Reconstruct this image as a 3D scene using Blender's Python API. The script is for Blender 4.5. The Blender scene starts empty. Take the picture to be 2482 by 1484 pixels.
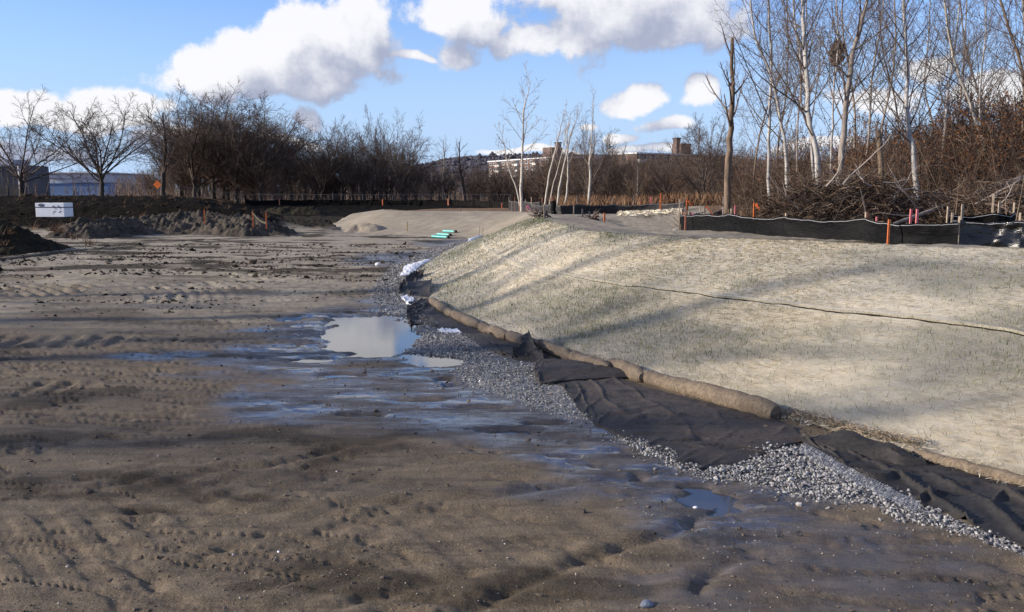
import bpy, math, random
import numpy as np
from math import radians as R

sc = bpy.context.scene
COL = sc.collection

# ------------------------------------------------------------------ camera
CAMZ = 2.4
FPX, U0, V0, HOR = 2064.0, 1240.5, 742.0, 462.0
TILT = math.atan((V0 - HOR) / FPX)
cam = bpy.data.cameras.new('camera')
cam.sensor_width = 36.0
cam.lens = 36.0 * FPX / 2481.0
cam.clip_start = 0.1
cam.clip_end = 9000
co = bpy.data.objects.new('camera', cam)
COL.objects.link(co)
co.location = (0, 0, CAMZ)
co.rotation_euler = (math.pi / 2 - TILT, 0, 0)
sc.camera = co

def ray(u, v):
    a = (u - U0) / FPX
    b = (V0 - v) / FPX
    c, s = math.cos(TILT), math.sin(TILT)
    return np.array([a, c + b * s, -s + b * c])

def P(u, v, z=0.0):            # point of the place at height z seen at (u, v)
    d = ray(u, v)
    t = (z - CAMZ) / d[2]
    return np.array([d[0] * t, d[1] * t, z])

def PY(u, v, Y):               # point of the place at depth Y
    d = ray(u, v)
    t = Y / d[1]
    return np.array([d[0] * t, Y, CAMZ + d[2] * t])

# ------------------------------------------------------------------ sun, sky, exposure
SUN_EL, SUN_AZ = 20.0, -96.0   # azimuth clockwise from +Y (view direction): the sun stands at the left
sun = bpy.data.lights.new('sun', 'SUN')
sun.energy = 5.0
sun.angle = R(0.53)
sun.color = (1.0, 0.885, 0.75)
so = bpy.data.objects.new('sun', sun)
COL.objects.link(so)
sd = np.array([math.sin(R(SUN_AZ)) * math.cos(R(SUN_EL)), math.cos(R(SUN_AZ)) * math.cos(R(SUN_EL)), math.sin(R(SUN_EL))])
from mathutils import Vector
so.rotation_euler = Vector(sd).to_track_quat('Z', 'Y').to_euler()

vs = sc.view_settings
vs.view_transform = 'Standard'
vs.look = 'None'
vs.gamma = 1.0
vs.use_curve_mapping = False
vs.exposure = 0.64

W = bpy.data.worlds.new('World')
sc.world = W
W.use_nodes = True
wt = W.node_tree
wt.nodes.clear()

# clouds: (u, v, ru, rv) of the lobes as they stand in the sky
CLOUDS = [
    (455, 165, 58, 52), (560, 160, 95, 62), (690, 110, 95, 78), (620, 195, 180, 45), (800, 90, 110, 88),
    (870, 30, 66, 72), (770, 175, 170, 56), (915, 110, 46, 78), (740, 225, 130, 22),
    (30, 276, 80, 26), (140, 262, 95, 26), (235, 238, 85, 30), (330, 256, 100, 28), (200, 288, 190, 18),
    (1060, 35, 54, 60), (1135, 55, 75, 52), (1080, 135, 72, 36), (990, 152, 40, 14),
    (1275, 100, 70, 40), (1390, 85, 130, 55), (1480, 50, 200, 85), (1650, 60, 170, 76), (1500, -20, 330, 70),
    (705, 281, 52, 24), (1545, 247, 48, 25), (1690, 234, 44, 27), 
    (1430, 292, 34, 11), (1500, 334, 40, 13), (1630, 312, 46, 14), (1300, 366, 90, 8), (1560, 362, 90, 9),
    (400, 335, 80, 24), (640, 352, 110, 12), (60, 365, 140, 26),
    (2110, 240, 80, 30), (2260, 150, 70, 30), (2420, 230, 70, 34), (1980, 352, 90, 14),
]
def azel(u, v):
    d = ray(u, v)
    d = d / np.linalg.norm(d)
    return math.atan2(d[0], d[1]), math.asin(d[2])

def make_cloud_group():
    g = bpy.data.node_groups.new('cloud_field', 'ShaderNodeTree')
    g.interface.new_socket('p', in_out='INPUT', socket_type='NodeSocketVector')
    g.interface.new_socket('f', in_out='OUTPUT', socket_type='NodeSocketFloat')
    N, L = g.nodes, g.links
    gi = N.new('NodeGroupInput'); go = N.new('NodeGroupOutput')
    def vm(op, a, b=None, c=None):
        n = N.new('ShaderNodeVectorMath'); n.operation = op
        for i, x in enumerate((a, b, c)):
            if x is None: continue
            if hasattr(x, 'is_output'): L.new(x, n.inputs[i])
            else: n.inputs[i].default_value = x
        return n.outputs['Value'] if op == 'LENGTH' else n.outputs[0]
    def mt(op, a, b=None, c=None, clamp=False):
        n = N.new('ShaderNodeMath'); n.operation = op; n.use_clamp = clamp
        for i, x in enumerate((a, b, c)):
            if x is None: continue
            if hasattr(x, 'is_output'): L.new(x, n.inputs[i])
            else: n.inputs[i].default_value = x
        return n.outputs[0]
    def noise(vec, scale, det, rough=0.55):
        n = N.new('ShaderNodeTexNoise'); n.noise_dimensions = '2D'; n.inputs['Scale'].default_value = scale
        n.inputs['Detail'].default_value = det; n.inputs['Roughness'].default_value = rough
        L.new(vec, n.inputs['Vector']); return n
    p0 = gi.outputs[0]
    w = noise(p0, 9.0, 1.5)
    off = vm('MULTIPLY', vm('SUBTRACT', w.outputs['Color'], (0.5, 0.5, 0.5)), (0.075, 0.045, 0))
    p = vm('ADD', p0, off)
    best = None
    for (u, v, ru, rv) in CLOUDS:
        a, e = azel(u, v)
        sx, sy = FPX / (ru * 1.3), FPX / (rv * 1.3)
        d = vm('LENGTH', vm('MULTIPLY_ADD', p, (sx, sy, 0), (-a * sx, -e * sy, 0)))
        if best is None: best = d
        else:
            n = N.new('ShaderNodeMath'); n.operation = 'SMOOTH_MIN'
            L.new(best, n.inputs[0]); L.new(d, n.inputs[1]); n.inputs[2].default_value = 0.25
            best = n.outputs[0]
    f = mt('SUBTRACT', 1.0, best)
    # broken cumulus all round outside the part of the sky that the list describes
    gen = noise(vm('MULTIPLY', p, (1.0, 2.2, 0)), 2.6, 3.0, 0.6)
    sep = N.new('ShaderNodeSeparateXYZ'); L.new(p0, sep.inputs[0])
    out_a = mt('MULTIPLY', mt('SUBTRACT', mt('ABSOLUTE', sep.outputs[0]), 0.56), 6.0, clamp=True)
    out_e = mt('MULTIPLY', mt('SUBTRACT', sep.outputs[1], 0.23), 8.0, clamp=True)
    outm = mt('MAXIMUM', out_a, out_e)
    gf = mt('MULTIPLY_ADD', gen.outputs[0], 5.5, -2.8)
    gf = mt('MULTIPLY_ADD', mt('SUBTRACT', 1.0, outm), -4.0, gf)
    f = mt('MAXIMUM', f, gf)
    n1 = noise(p0, 17.0, 6.0, 0.62)
    f = mt('ADD', f, mt('MULTIPLY', mt('SUBTRACT', n1.outputs[0], 0.5), 1.5))
    L.new(f, go.inputs[0])
    return g

def build_world():
    N, L = wt.nodes, wt.links
    def mt(op, a, b=None, c=None, clamp=False):
        n = N.new('ShaderNodeMath'); n.operation = op; n.use_clamp = clamp
        for i, x in enumerate((a, b, c)):
            if x is None: continue
            if hasattr(x, 'is_output'): L.new(x, n.inputs[i])
            else: n.inputs[i].default_value = x
        return n.outputs[0]
    def sstep(x, lo, hi):
        n = N.new('ShaderNodeMapRange'); n.interpolation_type = 'SMOOTHSTEP'
        n.inputs['From Min'].default_value = lo; n.inputs['From Max'].default_value = hi
        L.new(x, n.inputs['Value']); return n.outputs[0]
    tc = N.new('ShaderNodeTexCoord')
    sep = N.new('ShaderNodeSeparateXYZ'); L.new(tc.outputs['Generated'], sep.inputs[0])
    az = mt('ARCTAN2', sep.outputs[0], sep.outputs[1]); el = mt('ARCSINE', sep.outputs[2])
    cmb = N.new('ShaderNodeCombineXYZ'); L.new(az, cmb.inputs[0]); L.new(el, cmb.inputs[1])
    g = make_cloud_group()
    def field(off):
        a = N.new('ShaderNodeVectorMath'); a.operation = 'ADD'
        L.new(cmb.outputs[0], a.inputs[0]); a.inputs[1].default_value = off
        n = N.new('ShaderNodeGroup'); n.node_tree = g; L.new(a.outputs[0], n.inputs[0]); return n.outputs[0]
    f0 = field((0, 0, 0))
    f1 = field((-0.022, 0.040, 0))
    dens = sstep(f0, 0.02, 0.40)
    df = mt('SUBTRACT', f0, f1)
    lit = sstep(mt('SUBTRACT', df, mt('MULTIPLY', sstep(f0, 0.35, 1.3), 0.52)), -0.52, 0.56)
    sky = N.new('ShaderNodeTexSky'); sky.sky_type = 'NISHITA'; sky.sun_disc = False
    sky.sun_elevation = R(SUN_EL); sky.sun_rotation = R(SUN_AZ)
    sky.air_density = 1.0; sky.dust_density = 0.0; sky.ozone_density = 1.0
    hs = N.new('ShaderNodeHueSaturation'); hs.inputs['Saturation'].default_value = 1.05; hs.inputs['Value'].default_value = SKYV
    ti = N.new('ShaderNodeMix'); ti.data_type = 'RGBA'; ti.blend_type = 'MULTIPLY'; ti.inputs['Factor'].default_value = 1.0
    L.new(sky.outputs[0], ti.inputs['A']); ti.inputs['B'].default_value = SKY_TINT
    L.new(ti.outputs['Result'], hs.inputs['Color'])
    hz = N.new('ShaderNodeMix'); hz.data_type = 'RGBA'          # pale milky blue of the lowest sky, all round
    L.new(sstep(el, 0.30, -0.02), hz.inputs['Factor']); L.new(hs.outputs[0], hz.inputs['A']); hz.inputs['B'].default_value = SKY_LOW
    cc = N.new('ShaderNodeMix'); cc.data_type = 'RGBA'
    cc.inputs['A'].default_value = CLOUD_DARK; cc.inputs['B'].default_value = CLOUD_LIT
    L.new(lit, cc.inputs['Factor'])
    mx = N.new('ShaderNodeMix'); mx.data_type = 'RGBA'
    # thin veil low over the horizon
    L.new(mt('MULTIPLY', dens, 0.96), mx.inputs['Factor']); L.new(hz.outputs['Result'], mx.inputs['A']); L.new(cc.outputs['Result'], mx.inputs['B'])
    bg = N.new('ShaderNodeBackground'); bg.inputs['Strength'].default_value = SKY_STRENGTH
    L.new(mx.outputs['Result'], bg.inputs['Color'])
    o = N.new('ShaderNodeOutputWorld'); L.new(bg.outputs[0], o.inputs['Surface'])
SKY_STRENGTH = 0.10
SKYV = 1.0
SKY_LOW = (3.2, 4.35, 6.2, 1)
SKY_TINT = (0.74, 0.92, 1.38, 1)
CLOUD_DARK = (2.65, 2.9, 3.8, 1)
CLOUD_LIT = (6.35, 6.3, 6.45, 1)
build_world()
W.cycles.sampling_method = 'MANUAL'
W.cycles.sample_map_resolution = 512

# ------------------------------------------------------------------ helpers
rng = np.random.default_rng(7)
_perm = np.random.default_rng(11).random(65536)

def vnoise(x, y, seed=0):
    xi = np.floor(x).astype(np.int64); yi = np.floor(y).astype(np.int64)
    fx = x - xi; fy = y - yi
    fx = fx * fx * (3 - 2 * fx); fy = fy * fy * (3 - 2 * fy)
    def h(a, b):
        k = (a * 73856093) ^ (b * 19349663) ^ (seed * 83492791)
        k = (k ^ (k >> 13)) * 1274126177
        return _perm[(k ^ (k >> 16)) & 65535]
    a = h(xi, yi); b = h(xi + 1, yi); c = h(xi, yi + 1); d = h(xi + 1, yi + 1)
    return (a * (1 - fx) + b * fx) * (1 - fy) + (c * (1 - fx) + d * fx) * fy

def fbm(x, y, oct=4, seed=0, gain=0.5):
    s = 0; a = 1; t = 0
    for i in range(oct):
        s = s + a * (vnoise(x, y, seed + i * 17) - 0.5); t += a
        x = x * 2.03 + 13.7; y = y * 2.03 + 7.1; a *= gain
    return s / t * 2          # about -1 .. 1

def sm(x, a=0.0, b=1.0):
    t = np.clip((x - a) / (b - a), 0, 1)
    return t * t * (3 - 2 * t)

def polydist(x, y, pts):      # unsigned distance to a polyline
    best = np.full(x.shape, 1e9)
    for (ax, ay), (bx, by) in zip(pts[:-1], pts[1:]):
        dx, dy = bx - ax, by - ay
        l2 = dx * dx + dy * dy + 1e-12
        t = np.clip(((x - ax) * dx + (y - ay) * dy) / l2, 0, 1)
        best = np.minimum(best, (x - ax - t * dx) ** 2 + (y - ay - t * dy) ** 2)
    return np.sqrt(best)

def inside(x, y, poly):
    r = np.zeros(x.shape, bool)
    n = len(poly)
    for i in range(n):
        ax, ay = poly[i]; bx, by = poly[(i + 1) % n]
        if ay == by: continue
        c = ((ay > y) != (by > y)) & (x < (bx - ax) * (y - ay) / (by - ay) + ax)
        r ^= c
    return r

def smooth_poly(pts, n=6):    # Catmull-Rom through points
    pts = [np.array(p, float) for p in pts]
    out = []
    q = [2 * pts[0] - pts[1]] + pts + [2 * pts[-1] - pts[-2]]
    for i in range(1, len(q) - 2):
        for k in range(n):
            t = k / n
            a, b, c, d = q[i - 1], q[i], q[i + 1], q[i + 2]
            out.append(0.5 * ((2 * b) + (c - a) * t + (2 * a - 5 * b + 4 * c - d) * t * t + (3 * b - a - 3 * c + d) * t ** 3))
    out.append(pts[-1])
    return np.array(out)

class MB:
    def __init__(s):
        s.v = []; s.f = []; s.n = 0; s.mi = []
    def add(s, V, F, mi=0):
        V = np.asarray(V, float).reshape(-1, 3); F = np.asarray(F, np.int64)
        s.v.append(V); s.f.append(F + s.n); s.mi.append(np.full(len(F), mi)); s.n += len(V)
    def build(s, name, mats, parent=None, origin=(0, 0, 0), smooth=False, attrs=None):
        V = np.concatenate(s.v) - np.asarray(origin, float)
        me = bpy.data.meshes.new(name)
        me.vertices.add(len(V)); me.vertices.foreach_set('co', V.astype(np.float32).ravel())
        tot = np.concatenate([np.full(len(f), f.shape[1]) for f in s.f])
        loops = np.concatenate([f.ravel() for f in s.f])
        me.loops.add(len(loops)); me.loops.foreach_set('vertex_index', loops.astype(np.int32))
        me.polygons.add(len(tot))
        st = np.concatenate([[0], np.cumsum(tot)[:-1]])
        me.polygons.foreach_set('loop_start', st.astype(np.int32))
        me.polygons.foreach_set('loop_total', tot.astype(np.int32))
        if not isinstance(mats, (list, tuple)): mats = [mats]
        for m in mats: me.materials.append(m)
        if len(mats) > 1: me.polygons.foreach_set('material_index', np.concatenate(s.mi).astype(np.int32))
        me.polygons.foreach_set('use_smooth', np.full(len(tot), smooth))
        if attrs:
            for k, a in attrs.items():
                at = me.attributes.new(k, 'FLOAT', 'POINT'); at.data.foreach_set('value', np.asarray(a, np.float32).ravel())
        me.update(calc_edges=True)
        o = bpy.data.objects.new(name, me); COL.objects.link(o)
        if parent is not None: o.parent = parent
        else: o.location = origin
        return o

def grid_faces(nr, nc, wrap=False):
    i = np.arange(nr - 1)[:, None]; j = np.arange(nc if wrap else nc - 1)[None, :]
    j2 = (j + 1) % nc
    return np.stack([i * nc + j, i * nc + j2, (i + 1) * nc + j2, (i + 1) * nc + j], -1).reshape(-1, 4)

def tube(mb, pts, rad, n=5, cap=True, mi=0):
    pts = np.asarray(pts, float); rad = np.broadcast_to(np.asarray(rad, float), (len(pts),))
    t = np.gradient(pts, axis=0); t /= np.linalg.norm(t, axis=1)[:, None] + 1e-9
    ref = np.array([0, 0, 1.0]) if abs(t[:, 2]).mean() < 0.8 else np.array([0, 1.0, 0])
    a = np.cross(t, ref); a /= np.linalg.norm(a, axis=1)[:, None] + 1e-9
    b = np.cross(t, a)
    ang = np.arange(n) * 2 * math.pi / n
    ring = pts[:, None, :] + rad[:, None, None] * (a[:, None, :] * np.cos(ang)[None, :, None] + b[:, None, :] * np.sin(ang)[None, :, None])
    mb.add(ring.reshape(-1, 3), grid_faces(len(pts), n, True)[:, ::-1], mi)
    if cap:
        k = len(pts)
        mb.add(ring[0], np.array([list(range(n))[::1]]), mi)
        mb.add(ring[-1], np.array([list(range(n))[::-1]]), mi)

def box(mb, c, s, rz=0.0, mi=0, tilt=(0, 0)):
    x, y, z = s[0] / 2, s[1] / 2, s[2] / 2
    V = np.array([[-x, -y, -z], [x, -y, -z], [x, y, -z], [-x, y, -z], [-x, -y, z], [x, -y, z], [x, y, z], [-x, y, z]])
    V[4:, 0] += tilt[0]; V[4:, 1] += tilt[1]
    cz, sz = math.cos(rz), math.sin(rz)
    V = np.stack([V[:, 0] * cz - V[:, 1] * sz, V[:, 0] * sz + V[:, 1] * cz, V[:, 2]], 1) + np.asarray(c, float)
    mb.add(V, [[3, 2, 1, 0], [4, 5, 6, 7], [0, 1, 5, 4], [1, 2, 6, 5], [2, 3, 7, 6], [3, 0, 4, 7]], mi)

def tag(o, label=None, cat=None, group=None, kind=None):
    if label: o['label'] = label
    if cat: o['category'] = cat
    if group: o['group'] = group
    if kind: o['kind'] = kind
    return o

def empty(name, loc):
    o = bpy.data.objects.new(name, None); COL.objects.link(o); o.location = loc
    o.empty_display_size = 0.1
    return o

def copy_tree(root, loc, rz=0.0, scale=(1, 1, 1)):
    c = root.copy(); COL.objects.link(c)
    c.location = loc; c.rotation_euler = (0, 0, rz); c.scale = scale
    for ch in root.children:
        d = ch.copy(); COL.objects.link(d); d.parent = c
    return c

# ------------------------------------------------------------------ materials
class NT:
    def __init__(s, name):
        s.m = bpy.data.materials.new(name); s.m.use_nodes = True
        s.t = s.m.node_tree; s.N = s.t.nodes; s.L = s.t.links
        s.N.clear()
        s.out = s.N.new('ShaderNodeOutputMaterial'); s.b = s.N.new('ShaderNodeBsdfPrincipled')
        s.L.new(s.b.outputs[0], s.out.inputs[0])
        s.tc = s.N.new('ShaderNodeTexCoord').outputs['Object']
    def set(s, k, x):
        i = s.b.inputs[k]
        if hasattr(x, 'is_output'): s.L.new(x, i)
        else: i.default_value = x if not (isinstance(x, tuple) and len(x) == 3) else (*x, 1)
    def math(s, op, a, b=None, c=None, clamp=False):
        n = s.N.new('ShaderNodeMath'); n.operation = op; n.use_clamp = clamp
        for i, x in enumerate((a, b, c)):
            if x is None: continue
            if hasattr(x, 'is_output'): s.L.new(x, n.inputs[i])
            else: n.inputs[i].default_value = x
        return n.outputs[0]
    def map(s, scale=(1, 1, 1), rot=(0, 0, 0), vec=None):
        n = s.N.new('ShaderNodeMapping'); n.inputs['Scale'].default_value = scale; n.inputs['Rotation'].default_value = rot
        s.L.new(vec if vec is not None else s.tc, n.inputs['Vector']); return n.outputs[0]
    def noise(s, scale, det=4, rough=0.55, vec=None, dist=0.0):
        n = s.N.new('ShaderNodeTexNoise'); n.inputs['Scale'].default_value = scale; n.inputs['Detail'].default_value = det
        n.inputs['Roughness'].default_value = rough; n.inputs['Distortion'].default_value = dist
        s.L.new(vec if vec is not None else s.tc, n.inputs['Vector']); return n.outputs[0]
    def voro(s, scale, vec=None, feature='F1', out='Distance'):
        n = s.N.new('ShaderNodeTexVoronoi'); n.feature = feature; n.inputs['Scale'].default_value = scale
        s.L.new(vec if vec is not None else s.tc, n.inputs['Vector']); return n.outputs[out]
    def rng(s, x, lo, hi, a=0.0, b=1.0, smooth=True):
        n = s.N.new('ShaderNodeMapRange'); n.interpolation_type = 'SMOOTHSTEP' if smooth else 'LINEAR'
        for k, v in (('From Min', lo), ('From Max', hi), ('To Min', a), ('To Max', b)):
            n.inputs[k].default_value = v
        s.L.new(x, n.inputs['Value']); return n.outputs[0]
    def mix(s, f, a, b):
        n = s.N.new('ShaderNodeMix'); n.data_type = 'RGBA'
        for k, x in (('Factor', f), ('A', a), ('B', b)):
            if hasattr(x, 'is_output'): s.L.new(x, n.inputs[k])
            else: n.inputs[k].default_value = x if not (isinstance(x, tuple) and len(x) == 3) else (*x, 1)
        return n.outputs['Result']
    def attr(s, name):
        n = s.N.new('ShaderNodeAttribute'); n.attribute_name = name; return n.outputs['Fac']
    def island(s):
        return s.N.new('ShaderNodeNewGeometry').outputs['Random Per Island']
    def objrand(s):
        return s.N.new('ShaderNodeObjectInfo').outputs['Random']
    def bump(s, h, strength=0.5, dist=0.02):
        n = s.N.new('ShaderNodeBump'); n.inputs['Strength'].default_value = strength; n.inputs['Distance'].default_value = dist
        s.L.new(h, n.inputs['Height']); s.L.new(n.outputs[0], s.b.inputs['Normal'])

def simple(name, col, rough=0.8, var=0.25, scale=8.0, metal=0.0, bump=0.0, bscale=30.0, spec=0.5):
    n = NT(name)
    nz = n.noise(scale, 4)
    c = n.mix(n.rng(nz, 0.3, 0.7), tuple(x * (1 - var) for x in col), tuple(min(1, x * (1 + var)) for x in col))
    n.set('Base Color', c); n.set('Roughness', rough); n.set('Metallic', metal); n.set('Specular IOR Level', spec)
    if bump: n.bump(n.noise(bscale, 4), bump, 0.02)
    return n.m

def mat_ground():
    n = NT('ground_soil')
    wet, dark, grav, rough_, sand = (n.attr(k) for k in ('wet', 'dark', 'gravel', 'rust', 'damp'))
    big = n.noise(0.55, 5, 0.6)
    mid = n.noise(3.5, 5, 0.65, vec=n.map((0.5, 1.3, 1)))
    fine = n.noise(46, 3, 0.7)
    streak = n.noise(1.0, 6, 0.62, vec=n.map((0.7, 6.5, 1), (0, 0, R(8))), dist=0.6)
    grain = n.noise(160, 2, 0.7)
    c = n.mix(n.rng(big, 0.35, 0.65), (0.252, 0.218, 0.163), (0.325, 0.283, 0.215))
    c = n.mix(n.rng(mid, 0.38, 0.68), c, (0.20, 0.172, 0.132))
    c = n.mix(n.math('MULTIPLY', n.rng(streak, 0.53, 0.7), 0.75), c, (0.13, 0.108, 0.09))
    c = n.mix(n.math('MULTIPLY', n.rng(grain, 0.5, 0.75), 0.3), c, (0.36, 0.31, 0.26))
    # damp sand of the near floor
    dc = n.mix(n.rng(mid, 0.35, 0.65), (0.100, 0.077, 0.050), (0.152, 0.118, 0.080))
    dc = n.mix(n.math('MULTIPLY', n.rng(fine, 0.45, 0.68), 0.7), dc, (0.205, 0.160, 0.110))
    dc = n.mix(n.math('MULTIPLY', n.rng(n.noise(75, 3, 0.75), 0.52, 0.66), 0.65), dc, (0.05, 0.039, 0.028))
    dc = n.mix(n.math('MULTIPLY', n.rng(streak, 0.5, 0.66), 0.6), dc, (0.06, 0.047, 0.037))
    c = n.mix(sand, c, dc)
    # wet silt
    c = n.mix(wet, c, n.mix(n.rng(mid, 0.35, 0.65), (0.046, 0.040, 0.037), (0.082, 0.070, 0.061)))
    # dark topsoil
    dk = n.mix(n.rng(mid, 0.35, 0.7), (0.006, 0.0055, 0.0045), (0.015, 0.0125, 0.0095))
    dk = n.mix(n.math('MULTIPLY', n.rng(fine, 0.6, 0.75), 0.4), dk, (0.05, 0.04, 0.028))
    c = n.mix(dark, c, dk)
    # crushed stone
    v = n.voro(26.0, out='Color')
    gs = n.mix(n.rng(n.noise(30, 2), 0.35, 0.65), (0.085, 0.085, 0.088), (0.25, 0.245, 0.24))
    c = n.mix(grav, c, gs)
    # dead grass
    rc = n.mix(n.rng(n.noise(1.6, 5, 0.65), 0.35, 0.65), (0.10, 0.056, 0.03), (0.20, 0.125, 0.065))
    c = n.mix(rough_, c, rc)
    n.set('Base Color', c)
    patch = n.rng(n.noise(2.2, 5, 0.6, vec=n.map((0.45, 1.5, 1))), 0.38, 0.56)
    wl = n.math('MULTIPLY', wet, n.math('MULTIPLY_ADD', patch, 0.75, 0.25), clamp=True)
    rg = n.math('MULTIPLY_ADD', wl, -0.82, 0.93)
    rg = n.math('MULTIPLY_ADD', sand, -0.13, rg)
    n.set('Roughness', n.math('MAXIMUM', rg, 0.09))
    n.set('Specular IOR Level', n.math('MULTIPLY', n.math('MULTIPLY_ADD', wl, 0.45, 0.2), n.math('SUBTRACT', 1.0, n.math('MULTIPLY', dark, 0.9))))
    h = n.math('ADD', n.math('MULTIPLY', fine, 0.55), n.math('MULTIPLY', grain, 0.35))
    h = n.math('ADD', h, n.math('MULTIPLY', streak, 0.9))
    h = n.math('MULTIPLY', h, n.math('MULTIPLY_ADD', wl, -0.96, 1.0))
    h = n.math('ADD', h, n.math('MULTIPLY', n.voro(30.0), n.math('MULTIPLY', grav, 1.2)))
    n.bump(h, 0.85, 0.024)
    return n.m

def mat_bark(name, a, b, band=None, rough=0.85):
    n = NT(name)
    nz = n.noise(6, 5, 0.65, vec=n.map((1.5, 1.5, 0.35)))
    c = n.mix(n.rng(nz, 0.35, 0.65), a, b)
    if band:
        bz = n.noise(1.0, 5, 0.7, vec=n.map((2.2, 2.2, 9)))
        c = n.mix(n.math('MULTIPLY', n.rng(bz, 0.57, 0.64), 0.85), c, band)
        pz = n.noise(1.3, 4, 0.6, vec=n.map((3, 3, 0.9)))
        c = n.mix(n.math('MULTIPLY', n.rng(pz, 0.55, 0.72), 0.6), c, (0.22, 0.19, 0.16))
    n.set('Base Color', c); n.set('Roughness', rough); n.set('Specular IOR Level', 0.25)
    n.bump(n.noise(14, 4, 0.7, vec=n.map((2, 2, 0.5))), 0.6, 0.02)
    return n.m

def mat_islands(name, cols, rough=0.85, spec=0.2):
    n = NT(name)
    r = n.island()
    c = cols[0]
    for i, k in enumerate(cols[1:]):
        lo = (i + 0.5) / len(cols); hi = (i + 1.5) / len(cols)
        c = n.mix(n.rng(r, lo, hi, smooth=False), c, k)
    n.set('Base Color', c); n.set('Roughness', rough); n.set('Specular IOR Level', spec)
    return n

M = {}
M['ground'] = mat_ground()
M['birch'] = mat_bark('birch_bark', (0.26, 0.247, 0.23), (0.44, 0.422, 0.40), (0.06, 0.05, 0.045), 0.7)
M['pale'] = mat_bark('poplar_bark', (0.33, 0.30, 0.25), (0.52, 0.48, 0.42), (0.12, 0.10, 0.08))
M['grey'] = mat_bark('grey_bark', (0.16, 0.135, 0.115), (0.29, 0.25, 0.215))
M['brown'] = mat_bark('brown_bark', (0.095, 0.068, 0.048), (0.19, 0.14, 0.10))
M['darkbark'] = mat_bark('dark_bark', (0.028, 0.022, 0.019), (0.062, 0.050, 0.042))
M['twig'] = mat_islands('twig_bark', [(0.055, 0.04, 0.033), (0.10, 0.075, 0.06), (0.16, 0.125, 0.10)]).m
M['twig_pale'] = mat_islands('pale_twig_bark', [(0.17, 0.14, 0.12), (0.26, 0.22, 0.19), (0.36, 0.31, 0.27)]).m
M['twig_dark'] = mat_islands('dark_twig_bark', [(0.052, 0.037, 0.029), (0.09, 0.065, 0.052), (0.145, 0.11, 0.09)]).m
M['brush'] = mat_islands('dry_brush', [(0.022, 0.014, 0.010), (0.050, 0.032, 0.021), (0.092, 0.058, 0.038), (0.17, 0.13, 0.10)]).m
M['undergrowth'] = mat_islands('undergrowth_stems', [(0.022, 0.015, 0.011), (0.05, 0.034, 0.024), (0.085, 0.058, 0.04), (0.15, 0.11, 0.08)]).m
M['rust'] = mat_islands('rust_leaves', [(0.09, 0.033, 0.014), (0.17, 0.065, 0.025), (0.13, 0.07, 0.03)]).m
M['reed'] = mat_islands('dead_grass', [(0.12, 0.062, 0.034), (0.19, 0.105, 0.058), (0.27, 0.175, 0.10), (0.08, 0.042, 0.025)]).m
M['straw'] = mat_islands('straw_strands', [(0.27, 0.24, 0.18), (0.52, 0.46, 0.335), (0.72, 0.65, 0.50), (0.86, 0.80, 0.665)], 0.6, 0.35).m
M['straw_dark'] = mat_islands('muddy_straw', [(0.16, 0.12, 0.08), (0.27, 0.21, 0.14), (0.38, 0.31, 0.22)], 0.7, 0.25).m
M['grass'] = mat_islands('sprouting_grass', [(0.05, 0.07, 0.024), (0.085, 0.115, 0.038), (0.15, 0.165, 0.065)], 0.6, 0.3).m
M['stone'] = mat_islands('crushed_stone', [(0.075, 0.075, 0.08), (0.15, 0.147, 0.147), (0.24, 0.235, 0.23), (0.36, 0.35, 0.335)], 0.8, 0.3).m
M['grit'] = mat_islands('fine_grit', [(0.04, 0.032, 0.025), (0.09, 0.072, 0.055), (0.20, 0.165, 0.13), (0.40, 0.36, 0.32)], 0.9, 0.2).m
M['clod_dark'] = mat_islands('topsoil_lumps', [(0.010, 0.009, 0.007), (0.022, 0.018, 0.014), (0.05, 0.04, 0.03)], 0.95, 0.1).m
M['clod'] = mat_islands('mud_clods', [(0.05, 0.04, 0.032), (0.10, 0.08, 0.062), (0.15, 0.12, 0.095)], 0.9, 0.2).m

def mat_blanket():
    n = NT('straw_blanket')
    strand = n.noise(1.0, 5, 0.8, vec=n.map((55, 150, 55), (0, 0, R(58))), dist=0.8)
    strand2 = n.noise(1.0, 5, 0.8, vec=n.map((60, 170, 60), (0, 0, R(35))), dist=0.6)
    c = n.mix(n.rng(strand, 0.30, 0.66), (0.40, 0.355, 0.265), (0.74, 0.67, 0.525))
    c = n.mix(n.math('MULTIPLY', n.rng(strand2, 0.50, 0.70), 0.7), c, (0.84, 0.775, 0.64))
    thin = n.attr('thin')
    hole = n.math('MULTIPLY', n.rng(strand2, 0.62, 0.40), n.math('MULTIPLY_ADD', thin, 0.85, 0.08), clamp=True)
    c = n.mix(hole, c, (0.115, 0.108, 0.092))
    c = n.mix(n.math('MULTIPLY', thin, 0.22), c, (0.25, 0.23, 0.155))
    n.set('Base Color', c); n.set('Roughness', 0.75); n.set('Specular IOR Level', 0.25)
    n.bump(n.math('ADD', strand, strand2), 0.8, 0.015)
    return n.m
M['blanket'] = mat_blanket()

def mat_wattle():
    n = NT('wattle_burlap')
    w = n.noise(1.0, 5, 0.7, vec=n.map((18, 60, 18), (0, 0, R(57))))
    mud = n.noise(3.2, 5, 0.65)
    c = n.mix(n.rng(w, 0.3, 0.68), (0.085, 0.064, 0.043), (0.215, 0.165, 0.112))
    c = n.mix(n.math('MULTIPLY', n.rng(mud, 0.44, 0.62), 0.7), c, (0.085, 0.062, 0.044))
    n.set('Base Color', c); n.set('Roughness', 0.85); n.bump(w, 0.9, 0.015)
    return n.m
M['wattle'] = mat_wattle()

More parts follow.
